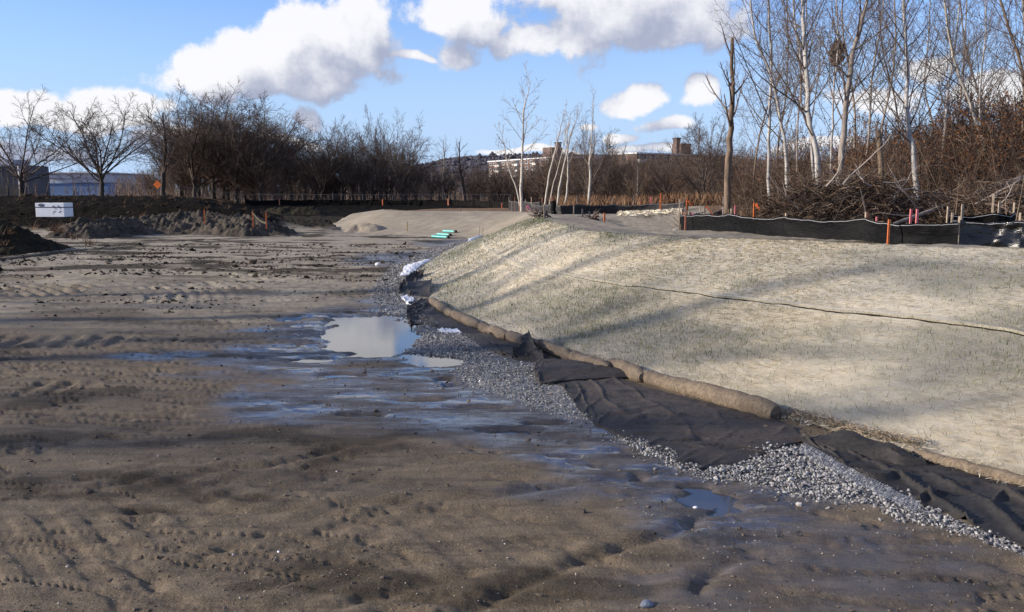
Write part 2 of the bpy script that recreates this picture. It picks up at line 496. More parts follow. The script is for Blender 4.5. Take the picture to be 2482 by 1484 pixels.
def mat_fabric():
    n = NT('black_geotextile')
    a = n.noise(2.6, 5, 0.65); b = n.noise(28, 3, 0.7)
    mud = n.attr('mud')
    c = n.mix(n.rng(b, 0.35, 0.65), (0.012, 0.0115, 0.0115), (0.024, 0.022, 0.021))
    f = n.math('MULTIPLY', n.rng(a, 0.30, 0.62), mud, clamp=True)
    c = n.mix(f, c, n.mix(n.rng(b, 0.35, 0.65), (0.036, 0.028, 0.022), (0.066, 0.052, 0.041)))
    n.set('Base Color', c); n.set('Roughness', 0.72); n.set('Specular IOR Level', 0.35)
    n.bump(b, 0.3, 0.01)
    return n.m
M['fabric'] = mat_fabric()

def mat_film(name='black_silt_film', rgh=(0.5, 0.7), spec=0.10):
    n = NT(name)
    a = n.noise(1.0, 4, 0.6, vec=n.map((7, 7, 26))); b = n.noise(60, 2, 0.6)
    n.set('Base Color', n.mix(n.rng(a, 0.5, 0.75), (0.0035, 0.0036, 0.004), (0.014, 0.014, 0.016)))
    n.set('Roughness', n.rng(a, 0.35, 0.65, *rgh)); n.set('Specular IOR Level', spec)
    n.bump(n.math('ADD', a, n.math('MULTIPLY', b, 0.3)), 0.6, 0.02)
    return n.m
M['film'] = mat_film()
M['film_shiny'] = mat_film('shiny_black_film', (0.14, 0.34), 0.6)
M['film_dull'] = simple('dull_silt_film', (0.028, 0.027, 0.029), 0.6, 0.3, 12, spec=0.2)
M['film_black'] = simple('black_woven_film', (0.007, 0.0066, 0.0063), 0.85, 0.3, 6, spec=0.08)
M['cord'] = simple('white_cord', (0.42, 0.42, 0.43), 0.6, 0.15)
M['wire'] = simple('grey_mesh_plastic', (0.22, 0.24, 0.29), 0.5, 0.15)
M['wood'] = simple('weathered_wood', (0.30, 0.24, 0.175), 0.85, 0.25, 14)
M['wood_dark'] = simple('dark_wood_stake', (0.12, 0.10, 0.10), 0.85, 0.2, 14)
M['orange'] = simple('orange_paint', (0.62, 0.15, 0.035), 0.7, 0.12)
M['dull_orange'] = simple('faded_orange_paint', (0.40, 0.14, 0.07), 0.75, 0.15)
M['pink'] = simple('pink_paint', (0.62, 0.17, 0.18), 0.7, 0.12)
M['ribbon_orange'] = simple('orange_flagging', (0.85, 0.16, 0.03), 0.45, 0.1)
M['ribbon_pink'] = simple('pink_flagging', (0.85, 0.16, 0.32), 0.45, 0.1)
M['yellow'] = simple('tan_tape', (0.62, 0.47, 0.22), 0.6, 0.1)
M['teal'] = simple('teal_pipe_plastic', (0.06, 0.37, 0.35), 0.4, 0.08)
M['pipe_in'] = simple('pipe_bore', (0.012, 0.016, 0.016), 0.7, 0.1)
M['white_film'] = simple('white_plastic_film', (0.72, 0.72, 0.74), 0.35, 0.08, 9, bump=0.5, bscale=18)
M['white'] = simple('white_enamel', (0.74, 0.76, 0.80), 0.45, 0.05, 3)
M['navy'] = simple('navy_enamel', (0.018, 0.024, 0.07), 0.5, 0.1)
M['black'] = simple('black_enamel', (0.012, 0.012, 0.014), 0.5, 0.1)
M['rubber'] = simple('tyre_rubber', (0.015, 0.015, 0.015), 0.85, 0.1)
M['brick'] = simple('red_brick', (0.118, 0.080, 0.070), 0.9, 0.18, 3)
M['concrete'] = simple('pale_concrete', (0.58, 0.55, 0.51), 0.85, 0.08, 2)
M['glass'] = simple('dark_window_glass', (0.035, 0.04, 0.05), 0.15, 0.2, 2)
M['roof'] = simple('roof_edge', (0.55, 0.56, 0.58), 0.6, 0.1, 2)
M['greywall'] = simple('slate_cladding', (0.085, 0.09, 0.105), 0.8, 0.12, 0.6)
M['bluewall'] = simple('blue_cladding', (0.09, 0.17, 0.33), 0.7, 0.1, 0.5)
M['palewall'] = simple('pale_cladding', (0.42, 0.44, 0.50), 0.7, 0.08, 0.5)
M['steel'] = simple('galvanised_steel', (0.10, 0.10, 0.11), 0.7, 0.15, 6, metal=0.2)
M['signorange'] = simple('orange_sign_face', (0.80, 0.17, 0.02), 0.5, 0.05)

def mat_water():
    n = NT('muddy_water')
    n.set('Base Color', n.mix(n.rng(n.noise(1.2, 3), 0.35, 0.65), (0.036, 0.034, 0.034), (0.055, 0.05, 0.048)))
    n.set('Roughness', 0.03); n.set('IOR', 1.4); n.set('Specular IOR Level', 0.9)
    n.bump(n.noise(9, 2, 0.5), 0.05, 0.01)
    return n.m
M['water'] = mat_water()

def soilmat(name, a, b, c):
    n = NT(name); m1 = n.noise(1.4, 5, .65); m2 = n.noise(9, 4, .7)
    col = n.mix(n.rng(m1, .35, .65), a, b); col = n.mix(n.math('MULTIPLY', n.rng(m2, .5, .7), .55), col, c)
    n.set('Base Color', col); n.set('Roughness', .95); n.set('Specular IOR Level', .15); n.bump(m2, .9, .06); return n.m
M['spoil'] = soilmat('spoil_soil', (.030, .026, .021), (.080, .067, .054), (.16, .137, .112))
M['spoil_tan'] = soilmat('tan_soil', (.22, .185, .145), (.30, .255, .20), (.13, .11, .09))
M['spoil_grassy'] = soilmat('dark_turfy_soil', (.010, .009, .006), (.026, .022, .013), (.055, .043, .022))

# ------------------------------------------------------------------ terrain
TOE_PX = [(2481, 1165), (2210, 1100), (1880, 1010), (1700, 960), (1560, 918), (1400, 870), (1290, 840), (1180, 800), (1090, 760),
          (1035, 720), (1010, 690), (1008, 665), (1040, 635), (1090, 605), (1150, 580)]
TOE = [(17.0, -12.0), (8.5, 0.9)] + [tuple(P(u, v, 0.0)[:2]) for u, v in TOE_PX] + \
      [(-2.2, 43.6), (-3.8, 44.2), (-6.5, 46.5), (-9.5, 50.5), (-12.0, 56.0)]
CREST_PX = [(2800, 625, 1.38), (2481, 609, 1.40), (2280, 600, 1.42), (2080, 592, 1.45), (1870, 579, 1.5), (1680, 576, 1.48), (1500, 571, 1.45),
            (1420, 560, 1.46), (1300, 533, 1.5)]
CREST_W = [P(u, v, z) for u, v, z in CREST_PX]
CREST = [(24.0, -6.0), (14.0, 6.0)] + [tuple(p[:2]) for p in CREST_W] + [(1.3, 34.0), (1.0, 44.0), (-0.2, 51.5), (-4.0, 53.6), (-7.8, 54.8), (-9.0, 60.0)]
TOE = [tuple(p) for p in smooth_poly(TOE, 4)]
CREST = [tuple(p) for p in smooth_poly(CREST, 4)]
FAR = [(-9.0, 75.0), (70.0, 110.0), (90.0, -12.0)]
BERM = TOE + FAR
TOP = CREST + [(-6, 75.0), (68, 108.0), (88.0, -8.0)]

def pxblob(x, y, u, v, du, dv, z=0.0):       # soft elliptical area of the floor around a place seen at (u, v)
    c = P(u, v, z)
    rx = du * c[1] / FPX
    ry = dv * c[1] ** 2 / (FPX * (CAMZ - z))
    return np.sqrt(((x - c[0]) / rx) ** 2 + ((y - c[1]) / ry) ** 2)

PUDDLES = [  # (u, v, du, dv, depth)
    (900, 795, 105, 46, .10), (930, 835, 90, 24, .08), (850, 770, 60, 16, .05), (960, 815, 60, 28, .08),
    (1055, 868, 80, 16, .06), (1000, 855, 40, 9, .05), (1115, 925, 62, 11, .05), (1080, 918, 30, 7, .04), (1150, 926, 20, 10, .05),
    (1250, 1040, 95, 7, .05), (1335, 1024, 70, 5, .045), (870, 1000, 70, 5, .045), (1180, 985, 80, 5, .045), (1000, 965, 80, 5, .04), (770, 868, 55, 6, .045), (700, 770, 45, 7, .045), (820, 905, 60, 5, .04),
    (1715, 1205, 75, 26, .07), (1690, 1175, 45, 9, .04), (1760, 1225, 45, 14, .05), (1740, 1240, 30, 14, .04), (1545, 1157, 20, 6, .03),
]
WATER_Z = -0.045

def tracks(x, y):
    h = np.zeros(x.shape)
    wob = fbm(x * 0.7, y * 0.7, 3, 91) * 0.12
    # cleat rows: (u0, u1, vmid, halfdepth m, pitch m, amp, skew)
    for (ua, ub, vm_, hw, pitch, amp, skew) in ((-120, 330, 826, 0.62, 0.40, 0.042, 0.15), (40, 240, 942, 0.42, 0.33, 0.03, 0.0),
                                               (-80, 120, 865, 0.3, 0.33, 0.02, -0.3), (330, 480, 720, 0.5, 0.55, 0.03, 0.4), (420, 560, 690, .6, .6, .02, 0.5),
                                               (820, 1010, 700, 0.5, 0.5, 0.012, 0.2), (0, 200, 1075, .28, .26, .02, .5)):
        a = P(ua, vm_); b = P(ub, vm_)
        m = sm(x, a[0] - .2, a[0] + .3) * (1 - sm(x, b[0] - .5, b[0] + .2)) * (1 - sm(np.abs(y - a[1] + wob), hw * .8, hw))
        ph = (x + skew * (y - a[1]) + wob) / pitch
        w = 1 - np.abs((ph % 1.0) * 2 - 1)
        h += m * (sm(w, 0.25, 0.75) - 0.5) * amp * (0.65 + .8 * sm(vnoise(x * 1.7, y * 1.7, 5), .2, .8))
        h -= m * amp * 0.4
    # curving grooves farther out
    c = P(240, 690); d = np.hypot((x - c[0] + 5.5), (y - c[1] + 9.0) * 0.75)
    m = np.exp(-(((x - c[0]) / 3.6) ** 2 + ((y - c[1]) / 3.4) ** 2))
    h += m * (sm(1 - np.abs(((d + wob * .9) / 0.27 % 1.0) * 2 - 1), 0.35, 0.65) - .5) * 0.058 * (0.15 + 1.4 * sm(vnoise(x * .9, y * .9, 15), .35, .7))
    c = P(640, 660); m = np.exp(-(((x - c[0]) / 3.0) ** 2 + ((y - c[1]) / 2.6) ** 2))
    h += m * (sm(1 - np.abs(((x * .5 + y * .9 + wob) / 0.5 % 1.0) * 2 - 1), 0.2, 0.8) - .5) * 0.028
    # diagonal cleats in the near floor
    for (u, v, rx, ry, ax, ay, pitch, amp) in ((560, 1230, 1.5, 1.3, .80, -.60, .30, .030), (240, 1290, .8, .9, .75, .66, .27, .034), (1180, 1330, .9, .8, .85, .5, .34, .02),
                                               (700, 1400, .8, .5, .7, -.7, .25, .022)):
        c = P(u, v); m = np.exp(-(((x - c[0]) / rx) ** 4 + ((y - c[1]) / ry) ** 4))
        h += m * (sm(1 - np.abs(((x * ax + y * ay + wob * .6) / pitch % 1.0) * 2 - 1), 0.3, 0.7) - .5) * amp * .6 * (0.1 + 1.2 * vnoise(x * 2.2, y * 2.2, 8))
    return h

def zone(x, y):
    """berm fraction r (0 floor .. 1 crest), distance to the toe"""
    ins = inside(x, y, BERM); top = inside(x, y, TOP)
    d1 = polydist(x, y, TOE); d2 = polydist(x, y, CREST)
    r = np.where(top, 1.0, np.where(ins, d1 / (d1 + d2 + 1e-6), 0.0))
    return r, np.where(ins | top, -d1, d1)

RUTS = [[P(-60, 616), P(0, 611), P(200, 599), P(420, 587), P(690, 574), P(880, 563)], [P(-60, 640), P(150, 612), P(330, 600), P(520, 598)]]
CHANNELS = [[P(1100, 1484), P(1300, 1400), P(1500, 1335), P(1640, 1290), P(1720, 1240)], [P(560, 1490), P(760, 1460), P(960, 1425), P(1140, 1385)],
            [P(250, 1178), P(420, 1150), P(640, 1128), P(830, 1085), P(1020, 1060), P(1160, 1050)], [P(1690, 1430), P(1720, 1395), P(1790, 1365), P(1880, 1350)],
            [P(330, 1245), P(600, 1240), P(900, 1210), P(1200, 1195), P(1400, 1175), P(1560, 1165)], [P(640, 905), P(800, 893), P(940, 880)], [P(300, 845), P(420, 868), P(560, 862)]]

def terrain(x, y, full=False):
    x = np.asarray(x, float); y = np.asarray(y, float)
    r, dt = zone(x, y)
    zc = np.interp(y, [0, 14, 16, 20, 26, 36, 46, 56, 80], [1.35, 1.40, 1.45, 1.46, 1.5, 1.36, 1.2, 1.1, 1.0])
    far = np.hypot(x, y)
    prof = 0.35 * r + 0.65 * sm(r)
    prof = np.where(r < 1, 0.55 * r + 0.45 * sm(r), 1.0)
    z = zc * prof
    dc = polydist(x, y, CREST)
    topm = (r >= 1)
    # ground behind the crest sinks a little to the fence, then rises under the trees
    z = z - np.where(topm, 0.17 * sm(dc, 0.3, 2.5), 0)
    z = z + np.where(topm, 0.55 * sm(dc, 5, 16) * sm(x, 6, 11) * (1 - sm(far, 55, 80)), 0)
    # pit to the right of the flat top
    pit = np.clip((x - 3.3 - .25 * fbm(x * .8, y * .8, 3, 37)) / 2.6, 0, 1) * (1 - sm(x, 8.6, 11)) * sm(y, 23.5, 27) * (1 - sm(y, 42, 49))
    z = z - 0.62 * pit * np.where(topm, 1, 0)
    # left bank of dark topsoil and the surrounding grade
    out = (r <= 0)
    grade = 0.85 * sm(y, 57, 84)
    bank = 1.75 * sm(y + 0.12 * (x + 22), 47.0, 57.5) * (1 - sm(x / np.maximum(y, 20) + .03 * fbm(x * .2, y * .2, 2, 36), -0.40, -0.24))
    side = 1.5 * sm(-x - 0.60 * y, 2.5, 9.0) * sm(y, -5, 20)
    g2 = np.maximum(np.maximum(grade, bank), side)
    step = 0.30 * sm(y, 52, 54) * (1 - sm(x, -10.5, -9.0)) * (1 - sm(y, 57, 80))
    z = z + np.where(out, g2 + step * 0.7, 0)
    z = np.where(far > 84, np.maximum(z, 0.85) + 0 * z, z) if False else z
    z = z * (1 - sm(far, 95, 190)) + 0.85 * sm(far, 95, 190)
    z = z + np.maximum(0, far - 600) * 0.0
    # behind the camera the floor climbs to the old grade
    z = z + 0.7 * (1 - sm(y, -9, 1.5)) * np.where(out, 1, 0)
    # relief
    floor = np.where(out, 1 - sm(g2, 0.02, 0.3), 0) * (1 - sm(far, 60, 90))
    slope = (1 - floor)
    rel = fbm(x * 0.35, y * 0.35, 3, 1) * 0.040 + fbm(x * 0.8 + 0.3 * y, y * 2.6, 4, 2) * 0.015
    rel = rel + fbm(x * 5.0, y * 6.0, 4, 3) * 0.012 + np.minimum(0, fbm(x * 2.2 + y, y * 9.0 + x * 1.5, 3, 7) + .25) * 0.03
    rdg = 1 - np.abs(fbm(x * 0.75 + 4 + 0.25 * y, y * 3.4 + x * 0.5, 4, 31))
    rel = rel - 0.022 * sm(rdg, 0.90, 1.0) * (0.4 + vnoise(x * .4, y * .4, 6))
    z = z + floor * (rel * sm(far, 0, 3) + tracks(x, y))
    for i, ln in enumerate(RUTS):
        d = polydist(x, y + 0.25 * fbm(x * .8, y * .8, 3, 40 + i), [p[:2] for p in ln])
        z = z + floor * (-0.10 * np.exp(-(d / 0.24) ** 2) + 0.05 * np.exp(-((d - 0.5) / 0.25) ** 2))
    for i, ln in enumerate(CHANNELS):
        wob = 0.10 * fbm(x * 1.3, y * 1.3, 3, 50 + i)
        d = polydist(x, y + wob, [p[:2] for p in ln])
        k = vnoise(x * 1.1, y * 1.1, 60 + i)
        z = z + floor * (-0.045 * k * np.exp(-(d / 0.05) ** 2) + 0.018 * np.exp(-((d - 0.14) / 0.1) ** 2))
    # rough topsoil
    dark = darkmask(x, y, r, g2)
    z = z + dark * (fbm(x * 1.6, y * 1.6, 4, 12) * 0.14 + np.abs(fbm(x * 4, y * 4, 3, 14)) * 0.06) * (1 - sm(far, 75, 110))
    bare = topm * (1 - sm(far, 60, 90))
    z = z + bare * (fbm(x * 1.1, y * 1.1, 4, 21) * 0.045 + fbm(x * 6, y * 6, 3, 22) * 0.02) * sm(dc, .2, 1.0)
    farb = np.where((r > 0) & (r < 1), 1, 0) * sm(y, 38, 44)
    z = z + farb * (fbm(x * .9 + y * .5, y * .3, 3, 24) * 0.05)
    # pools
    pm = np.zeros(x.shape)
    for (u, v, du, dv, dep) in PUDDLES:
        q = pxblob(x, y, u, v, du, dv)
        pm = np.maximum(pm, dep * (1 - sm(q + 0.38 * fbm(x * 2.0, y * 2.0, 4, 70) + .34 * fbm(x * 5, y * 9, 4, 72), 0.45, 1.3)))
    lift = 1 - sm(pxblob(x, y, 930, 850, 330, 150), .55, 1.0)
    mlift = .75 * (1 - sm(pxblob(x, y, 1080, 985, 420, 110), .5, 1.0))
    nlift = 1 - sm(pxblob(x, y, 1700, 1200, 200, 70), .55, 1.0)
    lf = np.maximum(np.maximum(lift, nlift), mlift)
    zz = z * (1 - 0.8 * lf) + floor * lf * (fbm(x * 1.4, y * 2.6, 4, 71) * 0.016 + fbm(x * 5, y * 9, 3, 73) * .007 - 0.014)
    z = np.where(floor > 0, zz, z) - pm * floor * 1.35
    if not full: return z
    # ---- surface state
    wet = np.zeros(x.shape)
    for (u, v, du, dv, k) in ((880, 800, 300, 110, 1.0), (980, 940, 480, 110, 1.0), (1300, 1035, 400, 70, .95), (980, 625, 190, 22, .8), (1530, 1130, 380, 95, 1.0), (1750, 1240, 320, 110, 1.0),
                              (2000, 1340, 480, 130, .7), (1850, 1430, 560, 120, .55), (380, 862, 160, 14, .7), (640, 905, 300, 18, .6), (1100, 590, 110, 14, .7), (980, 555, 180, 9, .7), (1080, 1000, 420, 60, .7)):
        q = pxblob(x, y, u, v, du, dv) + 0.45 * fbm(x * 1.0, y * 1.7, 4, 80)
        wet = np.maximum(wet, k * (1 - sm(q, 0.55, 1.05)))
    wet = np.maximum(wet, sm(WATER_Z + 0.03 - z, 0, 0.03) * sm(np.maximum(lf, pm * 20), .05, .3)) * floor
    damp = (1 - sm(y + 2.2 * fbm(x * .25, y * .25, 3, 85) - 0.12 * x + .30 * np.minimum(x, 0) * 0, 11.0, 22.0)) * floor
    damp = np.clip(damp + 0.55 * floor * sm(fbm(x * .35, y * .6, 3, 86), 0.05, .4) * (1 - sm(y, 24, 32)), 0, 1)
    grav = np.zeros(x.shape)
    gd = graveldist(x, y) + 0.25 * fbm(x * 1.5, y * 1.5, 4, 88) * np.clip(y / 16, .25, 1.2)
    grav = (1 - sm(gd, -0.08, 0.10)) * np.interp(y, [0, 14, 18, 24], [1, 1, .65, .5])
    rust = np.where(topm, 1, 0) * sm(y, 56, 60) + np.where(topm, 1, 0) * sm(dc, 4.5, 7.0) * sm(x + 0 * y, 5.5, 8.5) * (1 - pit) * sm(x - 0.2 * y, 1.2, 1.6) + out * sm(y, 90, 96)
    for i, ln in enumerate(RUTS):
        d = polydist(x, y + 0.25 * fbm(x * .8, y * .8, 3, 40 + i), [p[:2] for p in ln])
        dark = np.maximum(dark, 0.9 * floor * np.exp(-(d / 0.42) ** 4))
    # smears of topsoil on the floor in front of the piles
    sme = sm(fbm(x * .55 + y * .2, y * 1.2, 6, 95), 0.0, 0.26) * sm(y, 20, 27) * (1 - sm(x, -3.5, -1)) * floor
    dark = np.maximum(dark, 0.8 * sme)
    sme = sm(fbm(x * .8, y * 1.6, 5, 96), 0.22, 0.42) * floor * (1 - sm(y, 20, 30)) * .45
    dark = np.maximum(dark, sme)
    sme = sm(fbm(x * .8, y * 1.2, 5, 97), 0.2, 0.5) * topm * (1 - rust.clip(0, 1)) * .7 * sm(x, 2, 5)
    dark = np.maximum(dark, sme)
    return z, wet, np.clip(dark, 0, 1), np.clip(grav, 0, 1), np.clip(rust, 0, 1), damp

def darkmask(x, y, r, g2):
    n = 1.6 * fbm(x * .3, y * .3, 3, 33)
    a = sm(g2 + 0.12 * fbm(x * .7, y * .7, 3, 34), 0.06, 0.28) * (1 - sm(y, 88, 94))
    b = sm(y + n, 52.0, 54.0) * (1 - sm(x, -10.2, -9.0)) * (1 - sm(y, 88, 94))
    return np.where(r <= 0, np.maximum(a, b * 0.92), 0)

GRAVEL = [
    [(895, 705), (935, 662), (975, 634), (1010, 620), (1060, 600), (1100, 588), (1140, 582), (1090, 607), (1045, 635), (1000, 690), (1010, 730), (1040, 790), (1125, 808), (1180, 850), (1260, 878), (1310, 890),
     (1345, 925), (1390, 975), (1440, 1030), (1330, 1000), (1240, 965), (1170, 945), (1150, 925), (1090, 905), (1130, 880), (1090, 862), (1000, 850), (1010, 810), (965, 790), (950, 770), (915, 752)],
    [(1495, 1062), (1560, 1066), (1600, 1090), (1640, 1118), (1695, 1142), (1790, 1120), (1850, 1092), (1945, 1076), (2080, 1150), (2200, 1210), (2330, 1265), (2481, 1335), (2600, 1390), (2420, 1318), (2330, 1290),
     (2200, 1262), (2130, 1225), (1960, 1215), (1870, 1185), (1780, 1165), (1690, 1150), (1630, 1130), (1560, 1092)],
]
GRAVEL_W = [[tuple(P(u, v)[:2]) for u, v in g] for g in GRAVEL]
def graveldist(x, y):
    best = np.full(x.shape, 9.0)
    for g in GRAVEL_W:
        d = polydist(x, y, g + [g[0]])
        best = np.minimum(best, np.where(inside(x, y, g), -d, d))
    return best

_gx = np.arange(-60, 60.01, 0.25); _gy = np.arange(-12, 120.01, 0.25)
_GX, _GY = np.meshgrid(_gx, _gy)
_GZ = terrain(_GX.ravel(), _GY.ravel()).reshape(_GX.shape)
def th(x, y):                 # height of the ground under one point
    i, j = (x + 60) / 0.25, (y + 12) / 0.25
    a, b = int(i), int(j)
    if not (0 <= a < len(_gx) - 1 and 0 <= b < len(_gy) - 1): return float(terrain(np.array([x]), np.array([y]))[0])
    f, g = i - a, j - b
    return float((_GZ[b, a] * (1 - f) + _GZ[b, a + 1] * f) * (1 - g) + (_GZ[b + 1, a] * (1 - f) + _GZ[b + 1, a + 1] * f) * g)
def tz(p):
    return np.array([p[0], p[1], th(p[0], p[1])])
def at(u, Y):                 # foot of something that stands at depth Y under column u
    x = (u - U0) / FPX * Y * (math.cos(TILT) + 0.012)
    return np.array([x, Y, th(x, Y)])

def build_ground():
    fine = np.linspace(R(-34), R(34), 640)
    coarse = np.concatenate([np.linspace(R(34), R(180), 40)[1:], np.linspace(R(-180), R(-34), 40)[1:-1]])
    ang = np.concatenate([fine, coarse])
    rad = [0.4, 1.0, 1.8, 2.6, 3.4]
    rr = 4.0
    while rr < 170: rad.append(rr); rr *= 1.0062
    while rr < 6000: rad.append(rr); rr *= 1.16
    rad = np.array(rad)
    A, Rr = np.meshgrid(ang, rad)
    x = Rr * np.sin(A); y = Rr * np.cos(A)
    z, wet, dark, grav, rust, damp = terrain(x.ravel(), y.ravel(), True)
    mb = MB()
    V = np.stack([x.ravel(), y.ravel(), z], 1)
    mb.add(V, grid_faces(len(rad), len(ang), True)[:, ::-1])
    nc = len(ang)
    mb.add([[0, 0, float(z[:nc].mean())]], np.zeros((0, 3), int))
    fan = np.stack([np.full(nc, mb.n - 1), (np.arange(nc) + 1) % nc, np.arange(nc)], 1)
    mb.f.append(fan[:, ::-1] * 1); mb.mi.append(np.zeros(nc))
    pad = lambda a: np.concatenate([a, [0]])
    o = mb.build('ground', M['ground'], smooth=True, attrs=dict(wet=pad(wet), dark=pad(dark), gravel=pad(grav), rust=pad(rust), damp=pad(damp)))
    me = o.data
    tag(o, 'bare muddy basin floor with track marks and wet patches', kind='structure')
build_ground()

def build_water():
    for name, (u, v, du, dv), lab in (('puddle', (930, 820, 260, 115), 'wide shallow puddles reflecting sky beside the grey gravel strip'),
                                      ('puddle', (1090, 985, 400, 60), 'thin broken puddles and wet film on the mud before the gravel strip'),
                                      ('puddle', (1700, 1200, 170, 62), 'small blue puddle in the mud before the near gravel')):
        c = P(u, v); rx = du * c[1] / FPX; ry = dv * c[1] ** 2 / (FPX * CAMZ)
        mb = MB(); k = 40
        a = np.arange(k) * 2 * math.pi / k
        V = np.stack([c[0] + rx * np.cos(a), c[1] + ry * np.sin(a), np.full(k, WATER_Z)], 1)
        mb.add(np.concatenate([[[c[0], c[1], WATER_Z]], V]), [[0, i + 1, (i + 1) % k + 1] for i in range(k)])
        tag(mb.build(name, M['water'], origin=(c[0], c[1], WATER_Z)), lab, kind='structure')
build_water()
#PART2
# ------------------------------------------------------------------ twig and tree tools
class Twigs:
    """collects polylines, turns all of one length into tubes at once"""
    def __init__(s): s.d = {}
    def add(s, pts, rad, n=3): s.d.setdefault((len(pts), n), []).append((pts, rad))
    def flush(s, mb):
        for (k, n), it in s.d.items():
            Pn = np.array([i[0] for i in it]); Rn = np.array([np.broadcast_to(i[1], (k,)) for i in it])
            t = np.gradient(Pn, axis=1); t /= np.linalg.norm(t, axis=2, keepdims=True) + 1e-9
            ref = np.where(np.abs(t[:, :1, 2:3]) < 0.8, np.array([[[0, 0, 1.0]]]), np.array([[[0, 1.0, 0]]]))
            a = np.cross(t, np.broadcast_to(ref, t.shape)); a /= np.linalg.norm(a, axis=2, keepdims=True) + 1e-9
            b = np.cross(t, a)
            ang = np.arange(n) * 2 * math.pi / n
            V = Pn[:, :, None, :] + Rn[:, :, None, None] * (a[:, :, None, :] * np.cos(ang)[None, None, :, None] + b[:, :, None, :] * np.sin(ang)[None, None, :, None])
            f = grid_faces(k, n, True)[:, ::-1]
            F = (f[None] + (np.arange(len(it)) * k * n)[:, None, None]).reshape(-1, 4)
            mb.add(V.reshape(-1, 3), F)
        s.d = {}

def shoot(p, d, L, r, k, rs, up=0.0, wig=0.15, tip=0.35):
    pts = [np.array(p, float)]; d = np.array(d, float); st = L / k
    for i in range(k):
        d = d + rs.normal(0, wig, 3) + np.array([0, 0, up]); d /= np.linalg.norm(d)
        pts.append(pts[-1] + d * st)
    return np.array(pts), r * np.linspace(1, tip, k + 1)

def spawn(out, pts, rad, L, level, specs, rs):
    if level >= len(specs): return
    s = specs[level]
    n = s['n'] if isinstance(s['n'], int) else rs.integers(s['n'][0], s['n'][1] + 1)
    m = len(pts) - 1
    phi = rs.uniform(0, 6.28)
    for i in range(n):
        t = s['t'][0] + (s['t'][1] - s['t'][0]) * (i + rs.uniform(0.1, 0.9)) / n
        x = t * m; j = min(int(x), m - 1); f = x - j
        p = pts[j] * (1 - f) + pts[j + 1] * f; r0 = rad[j] * (1 - f) + rad[j + 1] * f
        tg = pts[j + 1] - pts[j]; tg = tg / (np.linalg.norm(tg) + 1e-9)
        ref = np.array([0, 0, 1.0]) if abs(tg[2]) < 0.9 else np.array([1.0, 0, 0])
        a = np.cross(tg, ref); a /= np.linalg.norm(a); b = np.cross(tg, a)
        phi += 2.4 + rs.normal(0, 0.4)
        an = R(rs.uniform(*s['ang']))
        d = tg * math.cos(an) + (a * math.cos(phi) + b * math.sin(phi)) * math.sin(an)
        l = L * s['len'] * rs.uniform(0.7, 1.25) * (1 - s.get('taper', 0.5) * (t - s['t'][0]) / (s['t'][1] - s['t'][0] + 1e-6))
        r = max(min(r0 * 0.85, r0 * s['rad'] * rs.uniform(0.8, 1.2)), s.get('rmin', 0.004))
        q, qr = shoot(p, d, l, r, s['k'], rs, s.get('up', 0.05), s.get('wig', 0.15))
        out.add(q, qr, s.get('sides', 3))
        spawn(out, q, qr, l, level + 1, specs, rs)

UPRIGHT = [dict(n=(18, 24), t=(0.26, 0.98), ang=(24, 55), len=0.36, rad=0.36, k=5, sides=4, up=0.10, wig=0.10, taper=0.65, rmin=0.010),
           dict(n=7, t=(0.2, 0.98), ang=(25, 60), len=0.45, rad=0.5, k=4, up=0.05, wig=0.16, rmin=0.006),
           dict(n=6, t=(0.15, 1.0), ang=(25, 65), len=0.45, rad=0.6, k=3, up=0.02, wig=0.2, rmin=0.005)]
VASE = [dict(n=(10, 12), t=(0.45, 1.0), ang=(14, 66), len=2.9, rad=0.5, k=7, sides=5, up=0.07, wig=0.09, taper=-0.15, rmin=0.04),
        dict(n=10, t=(0.15, 0.98), ang=(22, 58), len=0.44, rad=0.5, k=4, sides=3, up=0.07, wig=0.14, taper=0.4, rmin=0.030),
        dict(n=7, t=(0.2, 1.0), ang=(22, 60), len=0.45, rad=0.6, k=2, up=0.04, wig=0.18, rmin=0.023),
        dict(n=7, t=(0.15, 1.0), ang=(20, 60), len=0.7, rad=0.7, k=1, up=0.02, wig=0.22, rmin=0.013)]
DENSE = [dict(n=(13, 15), t=(0.25, 1.0), ang=(10, 52), len=2.2, rad=0.5, k=7, sides=4, up=0.06, wig=0.10, taper=-0.1, rmin=0.035),
         dict(n=10, t=(0.1, 0.98), ang=(22, 55), len=0.40, rad=0.5, k=4, up=0.06, wig=0.16, taper=0.3, rmin=0.030),
         dict(n=8, t=(0.15, 1.0), ang=(22, 65), len=0.5, rad=0.6, k=2, up=0.03, wig=0.2, rmin=0.024),
         dict(n=6, t=(0.15, 1.0), ang=(20, 60), len=0.7, rad=0.7, k=1, up=0.02, wig=0.22, rmin=0.014)]
SHRUB = [dict(n=7, t=(0.2, 0.98), ang=(18, 50), len=0.42, rad=0.6, k=4, up=0.06, wig=0.16, taper=0.5, rmin=0.010),
         dict(n=5, t=(0.15, 1.0), ang=(20, 60), len=0.5, rad=0.7, k=3, up=0.03, wig=0.2, rmin=0.008)]

def leaves(mb, pts, size, rs, mi=0):
    pts = np.asarray(pts); n = len(pts)
    a = rs.normal(0, 1, (n, 3)); a /= np.linalg.norm(a, axis=1)[:, None]
    b = np.cross(a, rs.normal(0, 1, (n, 3))); b /= np.linalg.norm(b, axis=1)[:, None] + 1e-9
    s = size * rs.uniform(0.6, 1.3, (n, 1))
    V = np.stack([pts - a * s, pts + b * s * 0.55, pts + a * s, pts - b * s * 0.55], 1).reshape(-1, 3)
    mb.add(V, np.arange(4 * n).reshape(-1, 4), mi)

